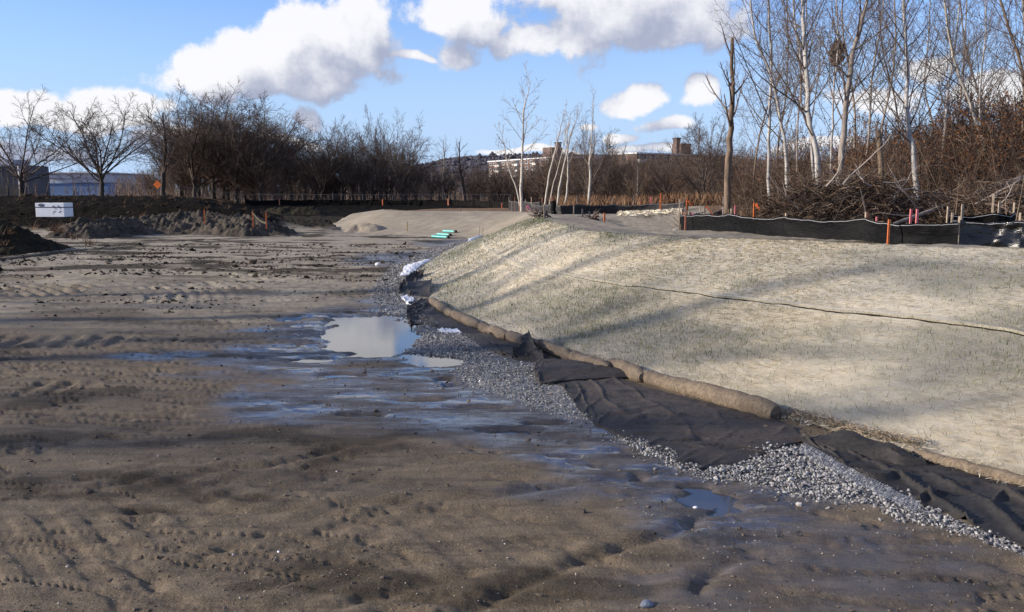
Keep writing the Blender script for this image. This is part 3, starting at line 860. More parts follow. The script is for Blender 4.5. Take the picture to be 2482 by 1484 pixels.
def tree(name, base, trunk, rad, mats, specs, seed, label, cat='tree', group=None, sides=8, Lref=None):
    """trunk: polyline from the foot up; parts trunk and crown"""
    rs = np.random.default_rng(seed)
    root = empty(name, base)
    tag(root, label, cat, group)
    base = np.asarray(base, float)
    tr = smooth_poly(trunk, 4)
    rr = np.interp(np.linspace(0, 1, len(tr)), np.linspace(0, 1, len(rad)), rad)
    rr = rr * (1 + rs.normal(0, 0.03, len(rr))); rr[0] *= 1.25
    tr[1:-1] += rs.normal(0, rad[0] * 0.16, tr[1:-1].shape)
    mb = MB(); tube(mb, tr, rr, sides)
    mb.build('trunk', mats[0], root, base, smooth=True)
    L = Lref or np.linalg.norm(tr[-1] - tr[0])
    tw = Twigs(); spawn(tw, tr, rr, L, 0, specs, rs)
    mc = MB(); tw.flush(mc)
    mc.build('crown', mats[1], root, base, smooth=True)
    return root

# ------------------------------------------------------------------ far setting: hill, woods, buildings
def build_hill():
    us = np.linspace(-900, 3300, 240)
    mb = MB(); rows = []
    crest = np.interp(us, [-900, 500, 900, 1010, 1090, 1180, 1300, 1600, 1900, 2400, 3300], [470, 462, 440, 402, 384, 376, 374, 380, 388, 400, 430])
    for j, (Y, f) in enumerate(((640, 0.0), (700, .35), (780, .72), (860, 1.0), (980, 1.05), (1200, .2), (1300, -0.05))):
        x = (us - U0) / FPX * Y
        top = (HOR - crest) / FPX * 860 + 2.0
        z = np.maximum(top, 0) * f * (1 + 0.06 * fbm(x * .02, np.full_like(x, Y * .02), 3, 4)) - (1.0 if f <= 0 else 0)
        rows.append(np.stack([x, np.full_like(x, Y), z], 1))
    mb.add(np.concatenate(rows), grid_faces(len(rows), len(us)))
    hm = simple('hazed_wooded_hillside', (0.052, 0.048, 0.062), 1.0, 0.35, 0.05)  # bluish distance haze is mixed into this base colour
    tag(mb.build('hill', hm, smooth=True), 'low wooded hill on the horizon', kind='structure')
    rs = np.random.default_rng(5); mt_ = MB()
    for i in range(900):
        u = rs.uniform(940, 1400); f = rs.uniform(0.3, 1.0)
        Y = 640 + 220 * f
        top = max((HOR - np.interp(u, us, crest)) / FPX * 860 + 2.0, 0)
        z = top * np.interp(f, [0, .27, .64, 1], [0, .35, .72, 1]) - 0.5
        x = (u - U0) / FPX * Y; h = rs.uniform(1.2, 3.2) if rs.random() < .9 else rs.uniform(3, 5); w = h * rs.uniform(.5, .9); k = 5
        a = np.arange(k) * 2 * math.pi / k + rs.uniform(0, 6)
        V = np.concatenate([[[x, Y, z]], np.stack([x + w * np.cos(a), Y + w * np.sin(a), np.full(k, z + h * .35)], 1), [[x + rs.normal(0, .3), Y, z + h]]])
        mt_.add(V, [[0, 1 + (i2 + 1) % k, 1 + i2] for i2 in range(k)] + [[k + 1, 1 + i2, 1 + (i2 + 1) % k] for i2 in range(k)])
    tag(mt_.build('hill_forest', hm), 'far dark woods covering the low hill', kind='stuff')
build_hill()

def facade(root, a, b, z0, z1, depth, floors, bays, balc=(), penthouse=None, matwall='brick', skew=0):
    """long block with its lit face from a to b; every window is a part with its glass as a sub-part"""
    a = np.array(a, float); b = np.array(b, float); o = np.array(root.location)
    d = b - a; L = np.linalg.norm(d); d /= L; nrm = np.array([d[1], -d[0]])
    if nrm[1] > 0: nrm = -nrm
    c = (a + b) / 2 - nrm * depth / 2; rz = math.atan2(d[1], d[0])
    mb = MB(); box(mb, (c[0], c[1], (z0 + z1) / 2), (L, depth, z1 - z0), rz); mb.build('wall', M[matwall], root, o)
    mb = MB(); box(mb, (c[0], c[1], z1 + 0.28), (L + 0.8, depth + 0.8, 0.5), rz); rf = mb.build('roof', M['roof'], root, o)
    fh = (z1 - z0) / floors; bw = L / bays
    for i in range(floors):
        zc = z0 + fh * (i + 0.55)
        for j in range(bays):
            p = a + d * bw * (j + 0.5)
            if j in balc:
                mb = MB(); q = p + nrm * 0.6
                box(mb, (q[0], q[1], z0 + fh * i + 0.5), (bw * 0.96, 1.2, 1.0), rz); mb.build('balcony', M['concrete'], root, o)
                mb = MB(); q = p + nrm * 0.02
                box(mb, (q[0], q[1], zc + 0.25), (bw * 0.8, 0.1, fh * 0.6), rz); mb.build('balcony_door', M['glass'], root, o)
                continue
            mb = MB(); q = p + nrm * 0.05; box(mb, (q[0], q[1], zc), (bw * 0.56, 0.16, fh * 0.52), rz)
            w = mb.build('window', M['concrete'], root, o)
            mb = MB(); q = p + nrm * 0.10; box(mb, (q[0], q[1], zc + .05), (bw * 0.46, 0.12, fh * 0.4), rz)
            g = mb.build('pane', M['glass'], w, (0, 0, 0)); g.data.transform(__import__('mathutils').Matrix.Translation(-Vector(o)))
    # end wall windows
    for i in range(floors):
        e = a - nrm * depth * 0.5 - d * 0.05
        mb = MB(); box(mb, (e[0], e[1], z0 + fh * (i + .55)), (0.16, 1.6, 1.5), rz); mb.build('window', M['glass'], root, o)
    if penthouse:
        t, w, h, cw = penthouse
        p = a + d * L * t - nrm * depth * 0.45
        mb = MB(); box(mb, (p[0], p[1], z1 + 0.5 + h / 2), (w, w * .9, h), rz); ph = mb.build('penthouse', M[matwall], root, o)
        p2 = p + d * cw
        mb = MB(); box(mb, (p2[0], p2[1], z1 + 0.5 + h * .5 + 0.9), (1.9, 1.9, h + 1.8), rz); mb.build('chimney', M[matwall], root, o)
        mb = MB(); box(mb, (p2[0], p2[1], z1 + 0.5 + h + 1.85), (2.4, 2.4, 0.5), rz); mb.build('chimney_cap', M['black'], root, o)

def build_buildings():
    A = PY(1184, 470, 408); B = PY(1345, 470, 352)
    r = empty('apartment_building', (A[0], A[1], 0)); tag(r, 'brick apartment block with pale balcony bands seen between the slim bare trees', 'building', 'brick apartment blocks')
    facade(r, A[:2], B[:2], 0.5, 15.6, 13, 6, 14, balc=(2, 6, 10), penthouse=(0.80, 6.5, 4.2, 4.6))
    A = PY(1541, 470, 300); B = PY(1790, 470, 330)
    r = empty('apartment_building', (A[0], A[1], 0)); tag(r, 'brick apartment block with flat white roof edge left of the dead trunk', 'building', 'brick apartment blocks')
    facade(r, A[:2], B[:2], 0.5, 15.0, 13, 5, 14, balc=(0,), penthouse=(0.52, 5.2, 4.0, -2.6))
    # warehouse and blue shed at the left
    a = PY(-120, 470, 128); b = PY(70, 470, 128)
    o = (a[0], a[1], 0); r = empty('warehouse', o); tag(r, 'slate grey flat roofed warehouse at the left behind bare trees', 'building')
    mb = MB(); box(mb, ((a[0] + b[0]) / 2, 131, 3.4), (b[0] - a[0], 6, 5.4), 0); mb.build('wall', M['greywall'], r, o)
    mb = MB(); box(mb, ((a[0] + b[0]) / 2 - 1.0, 131.2, 6.55), (b[0] - a[0] - 3.2, 4.4, 0.9), 0); mb.build('parapet', M['palewall'], r, o)
    mb = MB(); tube(mb, [(PY(51, 470, 127.6)[0], 127.6, 1), (PY(51, 470, 127.6)[0], 127.6, 6.0)], 0.22, 8); mb.build('downpipe', M['palewall'], r, o)
    for j in range(5):
        x = a[0] + (b[0] - a[0]) * (j + 0.6) / 5.4
        mb = MB(); box(mb, (x, 127.95, 2.2), (1.7, 0.2, 2.0)); w = mb.build('loading_door', M['black'], r, o)
    for j in range(14):
        x = a[0] + (b[0] - a[0]) * (j + .5) / 14
        mb = MB(); box(mb, (x, 127.97, 4.6), (0.1, 0.12, 2.8)); mb.build('cladding_rib', M['steel'], r, o)
    a = PY(101, 470, 165); b = PY(262, 470, 165)
    o = (a[0], a[1], 0); r = empty('warehouse', o); tag(r, 'blue shed with pale upper band beside the slate warehouse', 'building')
    w = b[0] - a[0]; xc = (a[0] + b[0]) / 2
    mb = MB(); box(mb, (xc, 175, 2.1), (w, 20, 3.4)); mb.build('wall', M['bluewall'], r, o)
    mb = MB(); box(mb, (xc, 174.9, 4.75), (w, 20.2, 1.7)); mb.build('fascia', M['palewall'], r, o)
    mb = MB(); box(mb, (xc, 174.8, 5.75), (w + 1, 21, 0.22)); mb.build('roof', M['roof'], r, o)
    mb = MB(); box(mb, (xc, 164.6, 0.95), (w, 0.5, 0.4)); mb.build('kerb', M['concrete'], r, o)
    # light pole, road sign
    p = PY(114, 470, 118); mb = MB(); r = empty('light_pole', (p[0], 118, 0.85)); tag(r, 'dark light pole standing before the blue shed', 'light pole')
    tube(mb, [(p[0], 118, 0.8), (p[0], 118, 4.7)], [0.09, 0.06], 6); mb.build('pole', M['black'], r, (p[0], 118, .85))
    mb = MB(); box(mb, (p[0] + .35, 118, 4.75), (.9, .35, .16)); mb.build('lamp_head', M['black'], r, (p[0], 118, .85))
    p = PY(382, 448, 96); r = empty('road_sign', (p[0], 96, 0.85)); tag(r, 'orange diamond road works sign among the dark trees', 'road sign')
    mb = MB(); s = 0.48
    V = [[p[0], 95.9, p[2] + s], [p[0] + s, 95.9, p[2]], [p[0], 95.9, p[2] - s], [p[0] - s, 95.9, p[2]]]
    V = np.array(V + [[v[0], 95.93, v[2]] for v in V])
    mb.add(V, [[0, 3, 2, 1], [4, 5, 6, 7], [0, 1, 5, 4], [1, 2, 6, 5], [2, 3, 7, 6], [3, 0, 4, 7]]); mb.build('sign_panel', M['signorange'], r, (p[0], 96, .85))
    mb = MB(); tube(mb, [(p[0], 96, 0.8), (p[0], 96, p[2] + .3)], 0.04, 5); mb.build('post', M['steel'], r, (p[0], 96, .85))
build_buildings()

def build_woods():
    rs = np.random.default_rng(21); tw = Twigs()
    prof_u = [-400, 250, 340, 430, 700, 1000, 1060, 1200, 1340, 1500, 1700, 1800, 2200, 2900]
    prof_v = [425, 425, 420, 390, 395, 400, 418, 408, 375, 385, 372, 372, 352, 345]
    for i in range(5200):
        Y = rs.uniform(112, 165); u = rs.uniform(-300, 2800)
        if u < 290 and rs.random() < 0.85: continue
        if 1000 < u < 1340 and rs.random() < .3: continue
        x = (u - U0) / FPX * Y
        hv = np.interp(u, prof_u, prof_v)
        H = ((HOR - hv) / FPX * Y + 1.4) * rs.uniform(0.55, 1.12)
        p, r = shoot((x, Y, 0.7), (rs.normal(0, .12), rs.normal(0, .1), 1), H, rs.uniform(0.03, 0.075), 3, rs, 0.1, 0.07, 0.3)
        tw.add(p, r)
        for k in range(4):
            j = rs.integers(0, 3); a = rs.uniform(0, 6.28)
            q, qr = shoot(p[j] + (p[j + 1] - p[j]) * rs.random(), (math.cos(a) * .7, math.sin(a) * .7, .8), H * rs.uniform(.14, .34), 0.03, 2, rs, 0.1, 0.15)
            tw.add(q, qr)
    for i in range(2600):
        Y = rs.uniform(114, 150); u = rs.uniform(1190, 1800); x = (u - U0) / FPX * Y
        H = ((HOR - np.interp(u, [1190, 1340, 1500, 1600, 1800], [408, 384, 380, 384, 368])) / FPX * Y + 1.4) * rs.uniform(0.6, 1.04)
        p, r = shoot((x, Y, 0.7), (rs.normal(0, .15), rs.normal(0, .1), 1), H * .75, .06, 3, rs, 0.05, 0.1, 0.4); tw.add(p, r)
        for k in range(5):
            j = rs.integers(0, 3); a = rs.uniform(0, 6.28)
            q, qr = shoot(p[j] + (p[j + 1] - p[j]) * rs.random(), (math.cos(a) * .8, math.sin(a) * .8, .7), H * rs.uniform(.15, .33), 0.05, 2, rs, 0.1, 0.15); tw.add(q, qr)
    mb = MB(); tw.flush(mb)
    tag(mb.build('woods', M['twig_dark']), 'dense bare brown woods in the distance', kind='stuff')
build_woods()

# ------------------------------------------------------------------ trees at the far side (shared prototypes)
PROTO = {}
def proto(kind, seed):
    key = (kind, seed)
    if key in PROTO: return PROTO[key]
    rs = np.random.default_rng(seed * 7 + 3)
    if kind == 'vase': t, r, sp, L, m = [(0, 0, 0), (.1, 0, 1.6), (.05, .1, 3.4)], [.30, .24, .20], VASE, 3.0, ('darkbark', 'twig_dark')
    elif kind == 'dense': t, r, sp, L, m = [(0, 0, 0), (.1, 0, 2.0), (-.1, .1, 5.2)], [.26, .22, .15], DENSE, 4.2, ('darkbark', 'twig_dark')
    elif kind == 'lean': t, r, sp, L, m = [(0, 0, 0), (.4, 0, 2.4), (1.0, .1, 5.0), (1.1, 0, 8.5)], [.24, .2, .15, .06], UPRIGHT, 9.0, ('darkbark', 'twig_dark')
    elif kind == 'pale': t, r, sp, L, m = [(0, 0, 0), (.2, 0, 2.4), (-.1, .1, 6.0), (.1, 0, 9.5)], [.17, .14, .10, .03], UPRIGHT, 9.0, ('grey', 'twig')
    root = tree('bare_tree', (0, 0, 0), t, r, (M[m[0]], M[m[1]]), sp, seed, None, sides=6, Lref=L)
    top = float(np.percentile([v.co.z for ch in root.children for v in ch.data.vertices], 95.5 if kind in ('dense', 'vase') else 99))
    PROTO[key] = [root, top, False]
    return PROTO[key]

def place_tree(kind, seed, u, Y, vtop, label, wid=1.0, rz=None, group='bare trees beyond the basin', name=None, xy=None, H=None):
    pr = proto(kind, seed)
    p = at(u, Y) if xy is None else np.array([xy[0], xy[1], th(*xy)])
    H = H or (HOR - vtop) / FPX * Y + CAMZ - p[2]
    s = H / pr[1]
    rz = (u * 0.37) % 6.28 if rz is None else rz
    if not pr[2]:
        o = pr[0]; pr[2] = True
        o.location = p; o.rotation_euler = (0, 0, rz); o.scale = (s * wid, s * wid, s)
    else:
        o = copy_tree(pr[0], p, rz, (s * wid, s * wid, s))
    p[2] -= 0.05
    tag(o, label, 'tree', group)
    return o

FARTREES = [
    ('vase', 1, 66, 84, 272, 'broad bare tree standing in front of the slate warehouse', 1.15),
    ('vase', 2, 258, 80, 274, 'round crowned dark bare tree right of the blue shed', 1.15),
    ('lean', 3, 405, 92, 268, 'crooked bare tree left of the dense dark clump', 1.1),
    ('dense', 4, 480, 96, 262, 'tall dark bare tree at the left edge of the dense clump', 1.25),
    ('vase', 1, 525, 99, 256, 'tallest bare tree of the dense clump with fan shaped top', 1.0),
    ('dense', 5, 580, 97, 262, 'dense dark bare tree in the middle of the clump', 1.25),
    ('dense', 4, 640, 95, 278, 'dense dark bare tree at the right edge of the clump', 1.2),
    ('dense', 5, 560, 108, 300, 'low dark bare tree deep inside the dense clump', 1.0),
    ('dense', 5, 452, 108, 320, 'low dark bare tree behind the crooked tree', 1.0),
    ('dense', 4, 690, 106, 345, 'lower bare tree sloping down from the dense clump', 1.0),
    ('vase', 2, 785, 104, 318, 'wide bare tree just right of the dense clump', .9),
    ('dense', 4, 745, 112, 345, 'brown bare tree behind the wide tree', .9),
    ('dense', 5, 835, 108, 325, 'upright bare tree between the wide tree and the tall pair', .9),
    ('dense', 4, 885, 100, 372, 'low bushy bare tree between taller ones', 1.05),
    ('vase', 6, 925, 106, 302, 'slim tall bare tree left of the fan crowned one', .62),
    ('vase', 1, 978, 102, 318, 'fan crowned bare tree standing at the end of the row', .7),
    ('pale', 7, 1078, 112, 332, 'thin bare tree before the low hill', 1.0),
    ('lean', 3, 1130, 108, 336, 'forked thin bare tree before the low hill', .9),
    ('dense', 5, 1010, 118, 395, 'low brown bare tree right of the fan crowned one', 1.0),
    ('vase', 6, 1422, 76, 318, 'twiggy grey bare tree behind the slim birch trio', .62),
    ('dense', 4, 1470, 92, 352, 'low brown tree left of the flat white roof edge', .9),
    ('dense', 5, 1375, 104, 378, 'low brown tree under the brick penthouse', 1.1),
    ('dense', 4, 1335, 112, 380, 'low brown tree right of the brick block', 1.1),
    ('pale', 7, 1540, 84, 392, 'small pale tree before the flat roofed brick block', .9),
    ('vase', 2, 1610, 96, 385, 'low spreading tree before the flat roofed brick block', 1.0),
    ('vase', 6, 1700, 62, 300, 'fine twigged grey tree left of the dead trunk', .9),
    ('dense', 5, 1742, 70, 345, 'dark bushy tree behind the dead trunk', .95),
]
LANDMARK = [(1765, 'the dead brown trunk'), (1866, 'the slim birch'), (1905, 'the bending birch'), (1985, 'the thick pale trunk'), (2040, 'the grey leaning trunk'), (2135, 'the dead snag'),
            (2222, 'the lone white birch'), (2300, 'the far white stem'), (2400, 'the long leaning trunk'), (2480, 'the dark edge trunk')]
FARMARK = [(382, 'the orange road sign'), (480, 'the dense clump start'), (580, 'the dense clump middle'), (690, 'the dense clump end'), (785, 'the wide bare tree'), (885, 'the tall tree pair'), (978, 'the fan crowned tree'), (1100, 'the low hill'),
           (1190, 'the balconied brick block'), (1264, 'the straight pale tree'), (1345, 'the leaning saplings'), (1432, 'the tall slim pale tree'), (1541, 'the brick end wall'), (1660, 'the brick penthouse'), (1765, 'the dead brown trunk')]
def mark(u, L, what):
    d, t = min((abs(u - m), (m, n)) for m, n in L)
    side = 'behind' if d < 18 else ('just right of' if u > t[0] else 'just left of') if d < 60 else ('well right of' if u > t[0] else 'well left of')
    return what + ' ' + side + ' ' + t[1]
def size_word(v, a, b): return 'tall' if v < a else 'low' if v > b else 'mid height'
LOOK = ['rust leafed', 'wide fine twigged', 'upright dark rusty', 'bare dark']
_rt = np.random.default_rng(12)
for i in range(26):
    u = [455, 500, 545, 590, 635, 675, 720, 760, 800, 850, 900, 950, 1000, 1045, 1095, 1150, 1210, 1350, 1400, 1450, 1500, 1560, 1620, 1680, 1730, 1780][i] + _rt.uniform(-15, 15)
    vt = np.interp(u, [430, 520, 660, 700, 800, 960, 1040, 1200, 1340, 1500, 1780], [330, 300, 315, 370, 355, 350, 405, 400, 385, 380, 372]) + _rt.uniform(-8, 14)
    FARTREES.append((('dense', 4) if i % 2 else ('dense', 5)) + (u, _rt.uniform(104, 122), vt, mark(u, FARMARK, size_word(vt, 330, 375) + ' dark far row tree'), 1.25))
for i, (k, sd_, u, Y, vt, lab, wd) in enumerate(FARTREES):
    place_tree(k, sd_, u, Y, vt, lab, wd)
for i, (x, y, H, k) in enumerate(((-50, 3, 21.5, 'pale'), (-52, 7.5, 23, 'pale'), (-55, 5.5, 24, 'lean'), (-50, 11.5, 22, 'pale'), (-56, 14.5, 24, 'pale'))):
    place_tree(k, 7 if k == 'pale' else 3, 0, 0, 0, ('tallest' if H > 23.5 else 'tall' if H > 22.5 else 'slightly lower') + ' bare tree standing on the bank to the left of the basin', 1.0, rz=i * 1.3, group='bare trees on the left bank', xy=(x, y), H=H)

# shrubs
def shrub_proto(seed, stems, H, spread, mat, leafmat=None, nleaf=0, rbase=0.018):
    rs = np.random.default_rng(seed); root = empty('shrub', (0, 0, 0)); tw = Twigs(); lp = []
    for i in range(stems):
        a = rs.uniform(0, 6.28); s = abs(rs.normal(0, spread))
        p, r = shoot((math.cos(a) * rs.uniform(0, .35), math.sin(a) * rs.uniform(0, .35), -0.05), (math.cos(a) * s, math.sin(a) * s, 1), H * rs.uniform(.6, 1.1), rbase * rs.uniform(.6, 1.3), 5, rs, 0.04, 0.12, .35)
        tw.add(p, r); spawn(tw, p, r, H * .8, 0, SHRUB, rs)
    if nleaf:
        allp = np.concatenate([np.concatenate([i[0] for i in it]) for it in tw.d.values()])
        allp = allp[allp[:, 2] > H * .15]
        lp = allp[rs.integers(0, len(allp), nleaf)] + rs.normal(0, .05, (nleaf, 3))
    mb = MB(); tw.flush(mb); mb.build('branches', mat, root)
    if nleaf:
        mb = MB(); leaves(mb, lp, 0.045, rs); mb.build('leaves', leafmat, root)
    return root
SH = [shrub_proto(1, 15, 3.0, .30, M['brush'], M['rust'], 1500, .014), shrub_proto(2, 13, 2.6, .38, M['brush'], None, 0, .014), shrub_proto(3, 13, 3.6, .24, M['twig_dark'], M['rust'], 700, .014),
      shrub_proto(4, 14, 3.0, .34, M['twig_dark'], None, 0, .014)]
SH_USED = [False] * 4
def place_shrub(k, x, y, H, label, group, z=None):
    base = [3.0, 2.6, 3.6, 3.0][k]; s = H / base
    loc = (x, y, th(x, y) if z is None else z); rz = (x * 7.3 + y * 3.1) % 6.28
    if SH_USED[k]: o = copy_tree(SH[k], loc, rz, (s, s, s))
    else: o = SH[k]; SH_USED[k] = True; o.location = loc; o.rotation_euler = (0, 0, rz); o.scale = (s, s, s)
    tag(o, label, 'shrub', group)
rs = np.random.default_rng(77)
for i in range(105):      # brown thicket among and behind the birches
    u = rs.uniform(1790, 2640); Y = rs.uniform(25, 46)
    if u < 1900: Y = rs.uniform(36, 48)
    x = (u - U0) / FPX * Y
    vt = np.interp(u, [1780, 2000, 2150, 2300, 2480, 2700], [415, 385, 330, 280, 250, 245]) + abs(rs.normal(0, 60)) - 12
    H = max(1.2, (HOR - vt) / FPX * Y + CAMZ - th(x, Y))
    k = int(rs.choice([0, 2, 3, 1], p=[.42, .2, .2, .18])) if u > 2020 else int(rs.choice([2, 3, 1], p=[.3, .4, .3]))
    place_shrub(k, x, Y, H, mark(u, LANDMARK, size_word(vt, 330, 400) + ' ' + LOOK[k] + ' shrub ' + ('at the front' if Y < 32 else 'deep in')), 'thicket shrubs among the birches')
for i in range(44):      # taller grey shrubs deep in the wood
    u = rs.uniform(1800, 2640); Y = rs.uniform(37, 50); x = (u - U0) / FPX * Y
    vt = np.interp(u, [1780, 2000, 2300, 2600], [345, 300, 225, 200]) + abs(rs.normal(0, 45))
    k = int(rs.choice([2, 3]))
    place_shrub(k, x, Y, max(1.2, (HOR - vt) / FPX * Y + CAMZ - th(x, Y)), mark(u, LANDMARK, size_word(vt, 260, 320) + ' ' + LOOK[k] + ' shrub far back'), 'tall shrubs deep in the birch wood')
for i in range(46):      # brown scrub beyond the right fence
    u = rs.uniform(1290, 1800); Y = rs.uniform(80, 112); x = (u - U0) / FPX * Y
    vt = np.interp(u, [1290, 1500, 1700], [398, 398, 385]) + abs(rs.normal(0, 24))
    k = int(rs.choice([1, 2, 3]))
    place_shrub(k, x, Y, max(1.5, (HOR - vt) / FPX * Y + 1.6), mark(u, FARMARK, size_word(vt, 398, 425) + ' ' + LOOK[k] + ' scrub bush'), 'scrub bushes beyond the dead grass')
for i in range(52):      # scrub under the left tree line
    u = rs.uniform(330, 1290); Y = rs.uniform(94, 116); x = (u - U0) / FPX * Y
    vt = np.interp(u, [330, 450, 700, 1000, 1290], [440, 405, 410, 430, 428]) + rs.normal(0, 12)
    k = int(rs.choice([1, 2, 3]))
    place_shrub(k, x, Y, max(1.5, (HOR - vt) / FPX * Y + 1.6), mark(u, FARMARK, size_word(vt, 410, 430) + ' ' + LOOK[k] + ' scrub bush'), 'scrub bushes under the far trees')

# ------------------------------------------------------------------ slim birches at the middle
def px_trunk(pts, Y, dy=0):
    """trunk that passes the given columns and rows at depth Y"""
    out = [PY(u, v, Y + dy * i) for i, (u, v) in enumerate(pts)]
    b = out[0].copy(); b[2] = th(b[0], b[1]) - 0.05
    out[0] = b
    return b, out
SLIM = [dict(n=16, t=(0.34, 0.97), ang=(38, 66), len=0.32, rad=0.42, k=5, sides=3, up=0.13, wig=0.07, taper=0.55, rmin=0.016),
        dict(n=6, t=(0.2, 0.98), ang=(25, 55), len=0.42, rad=0.6, k=3, up=0.08, wig=0.14, rmin=0.011),
        dict(n=3, t=(0.2, 1.0), ang=(25, 55), len=0.5, rad=0.8, k=2, up=0.03, wig=0.2, rmin=0.009)]
SPARSE = [dict(n=9, t=(0.45, 0.97), ang=(22, 48), len=0.22, rad=0.42, k=4, sides=3, up=0.10, wig=0.10, taper=0.5, rmin=0.013),
          dict(n=5, t=(0.2, 0.98), ang=(25, 55), len=0.42, rad=0.6, k=3, up=0.06, wig=0.16, rmin=0.010),
          dict(n=3, t=(0.2, 1.0), ang=(25, 55), len=0.5, rad=0.8, k=2, up=0.03, wig=0.2, rmin=0.008)]
MID = [([(1264, 503), (1263, 440), (1267, 350), (1270, 270), (1287, 195)], 60, .17, SLIM, 'straight pale tree with wide candelabra crown above the silt fence'),
       ([(1262, 502), (1252, 460), (1232, 405), (1222, 355), (1208, 300)], 61, .10, SPARSE, 'thin curved sapling just left of the straight pale tree'),
       ([(1318, 500), (1330, 430), (1342, 380), (1356, 320), (1372, 255)], 58, .11, SPARSE, 'left stem of the leaning pale sapling cluster'),
       ([(1328, 500), (1340, 450), (1352, 410), (1368, 340), (1372, 300)], 62, .075, SPARSE, 'thinnest stem in the leaning sapling cluster'),
       ([(1348, 502), (1358, 440), (1372, 380), (1384, 320), (1412, 262)], 58, .12, SPARSE, 'middle stem of the leaning cluster curving to the right'),
       ([(1366, 498), (1375, 450), (1376, 390), (1374, 330), (1384, 262)], 60, .11, SPARSE, 'upright stem with pink tape at the right of the cluster'),
       ([(1424, 498), (1430, 440), (1428, 395), (1434, 330), (1440, 215)], 60, .15, SPARSE, 'tall slim pale tree standing apart right of the cluster')]
for i, (pts, Y, r0, spec, lab) in enumerate(MID):
    b, tr = px_trunk(pts, Y)
    r0 *= .68
    tree('slim_tree', b, tr, [r0, r0 * .85, r0 * .65, r0 * .45, r0 * .12], (M['pale'], M['twig_pale']), spec, 300 + i, lab, group='slim pale trees behind the silt fence', sides=7)

# ------------------------------------------------------------------ the birch wood at the right
WOOD = [
    ([(1868, 500), (1862, 400), (1864, 280), (1870, 150), (1862, 20), (1858, -120)], 33, .15, 'birch', 'slim white birch next right of the dead brown trunk'),
    ([(1908, 495), (1906, 400), (1895, 310), (1868, 180), (1830, 90), (1812, -60)], 32, .15, 'birch', 'white birch bending to the left above its middle'),
    ([(1996, 470), (1978, 380), (1960, 290), (1952, 160), (1945, 10), (1940, -150)], 26, .165, 'birch', 'thickest pale smooth trunk left of the grey leaning one'),
    ([(1985, 420), (1962, 290), (1945, 170), (1925, 40), (1915, -120)], 30, .12, 'birch', 'white stem right behind the thick pale trunk'),
    ([(2034, 470), (2040, 360), (2050, 260), (2062, 150), (2092, 40), (2120, -110)], 25.5, .165, 'grey', 'grey brown trunk leaning right with dark shaded side'),
    ([(2228, 485), (2214, 380), (2200, 290), (2196, 150), (2190, 20), (2186, -150)], 25.5, .14, 'birch', 'bright white birch trunk standing alone at the right'),
    ([(2012, 470), (2016, 340), (2020, 220), (2030, 110), (2024, -60)], 36, .11, 'birch', 'thin white birch behind the grey leaning trunk'),
    ([(2058, 470), (2072, 320), (2060, 180), (2040, 60), (2050, -80)], 38, .12, 'grey', 'grey stem carrying the dark squirrel nest'),
    ([(2088, 450), (2105, 330), (2112, 200), (2130, 80), (2150, -60)], 36, .12, 'grey', 'grey stem between the leaning trunk and the white birch'),
    ([(2145, 450), (2135, 330), (2160, 200), (2170, 80), (2165, -60)], 40, .13, 'grey', 'pale grey stem just left of the lone white birch'),
    ([(2282, 440), (2288, 320), (2300, 200), (2318, 80), (2330, -60)], 36, .13, 'birch', 'white stem next right of the lone white birch'),
    ([(2310, 440), (2318, 320), (2330, 210), (2338, 100), (2345, -60)], 40, .12, 'grey', 'grey stem behind the pair of leaning trunks'),
    ([(2420, 460), (2385, 360), (2350, 250), (2310, 140), (2290, 10), (2280, -110)], 33, .15, 'pale', 'long trunk leaning far to the left at the right'),
    ([(2440, 450), (2405, 340), (2372, 230), (2340, 120), (2322, -40)], 37, .13, 'grey', 'second leaning trunk close behind the long leaning one'),
    ([(2362, 440), (2372, 330), (2376, 200), (2388, 80), (2384, -60)], 34, .10, 'birch', 'straight thin birch crossing behind the leaning trunks'),
    ([(2470, 470), (2478, 330), (2482, 200), (2440, 60), (2400, -80)], 29, .15, 'brown', 'dark trunk cut by the right edge of the view'),
    ([(2540, 470), (2520, 300), (2490, 160), (2480, 20), (2470, -90)], 31, .15, 'grey', 'grey trunk with boughs reaching in from the right'),
    ([(1935, 450), (1932, 330), (1940, 220), (1950, 120), (1955, -40)], 42, .11, 'grey', 'grey sapling behind the bending birch'),
    ([(1890, 470), (1884, 370), (1902, 250), (1910, 120), (1905, -30)], 44, .11, 'brown', 'brown stem deep between the two left birches'),
    ([(2250, 440), (2262, 330), (2240, 210), (2250, 90), (2255, -40)], 46, .12, 'grey', 'faint grey stem far behind the lone white birch'),
    ([(1820, 480), (1832, 380), (1850, 290), (1880, 210), (1905, 150)], 40, .10, 'brown', 'brown sapling leaning right behind the dead trunk'),
    ([(2190, 450), (2180, 340), (2168, 240), (2140, 130), (2128, 0)], 44, .11, 'brown', 'brown stem leaning left behind the lone white birch'),
]
for i, (pts, Y, r0, bark, lab) in enumerate(WOOD):
    b, tr = px_trunk(pts, Y, 0.15 * ((i % 3) - 1))
    n = len(tr)
    tree('birch_tree' if bark == 'birch' else 'bare_tree', b, tr, list((0.48 if Y > 28 else 0.60) * r0 * np.linspace(1, .42, n)), (M[bark], M['twig']), UPRIGHT, 500 + i, lab, group='trees of the birch wood', sides=9)

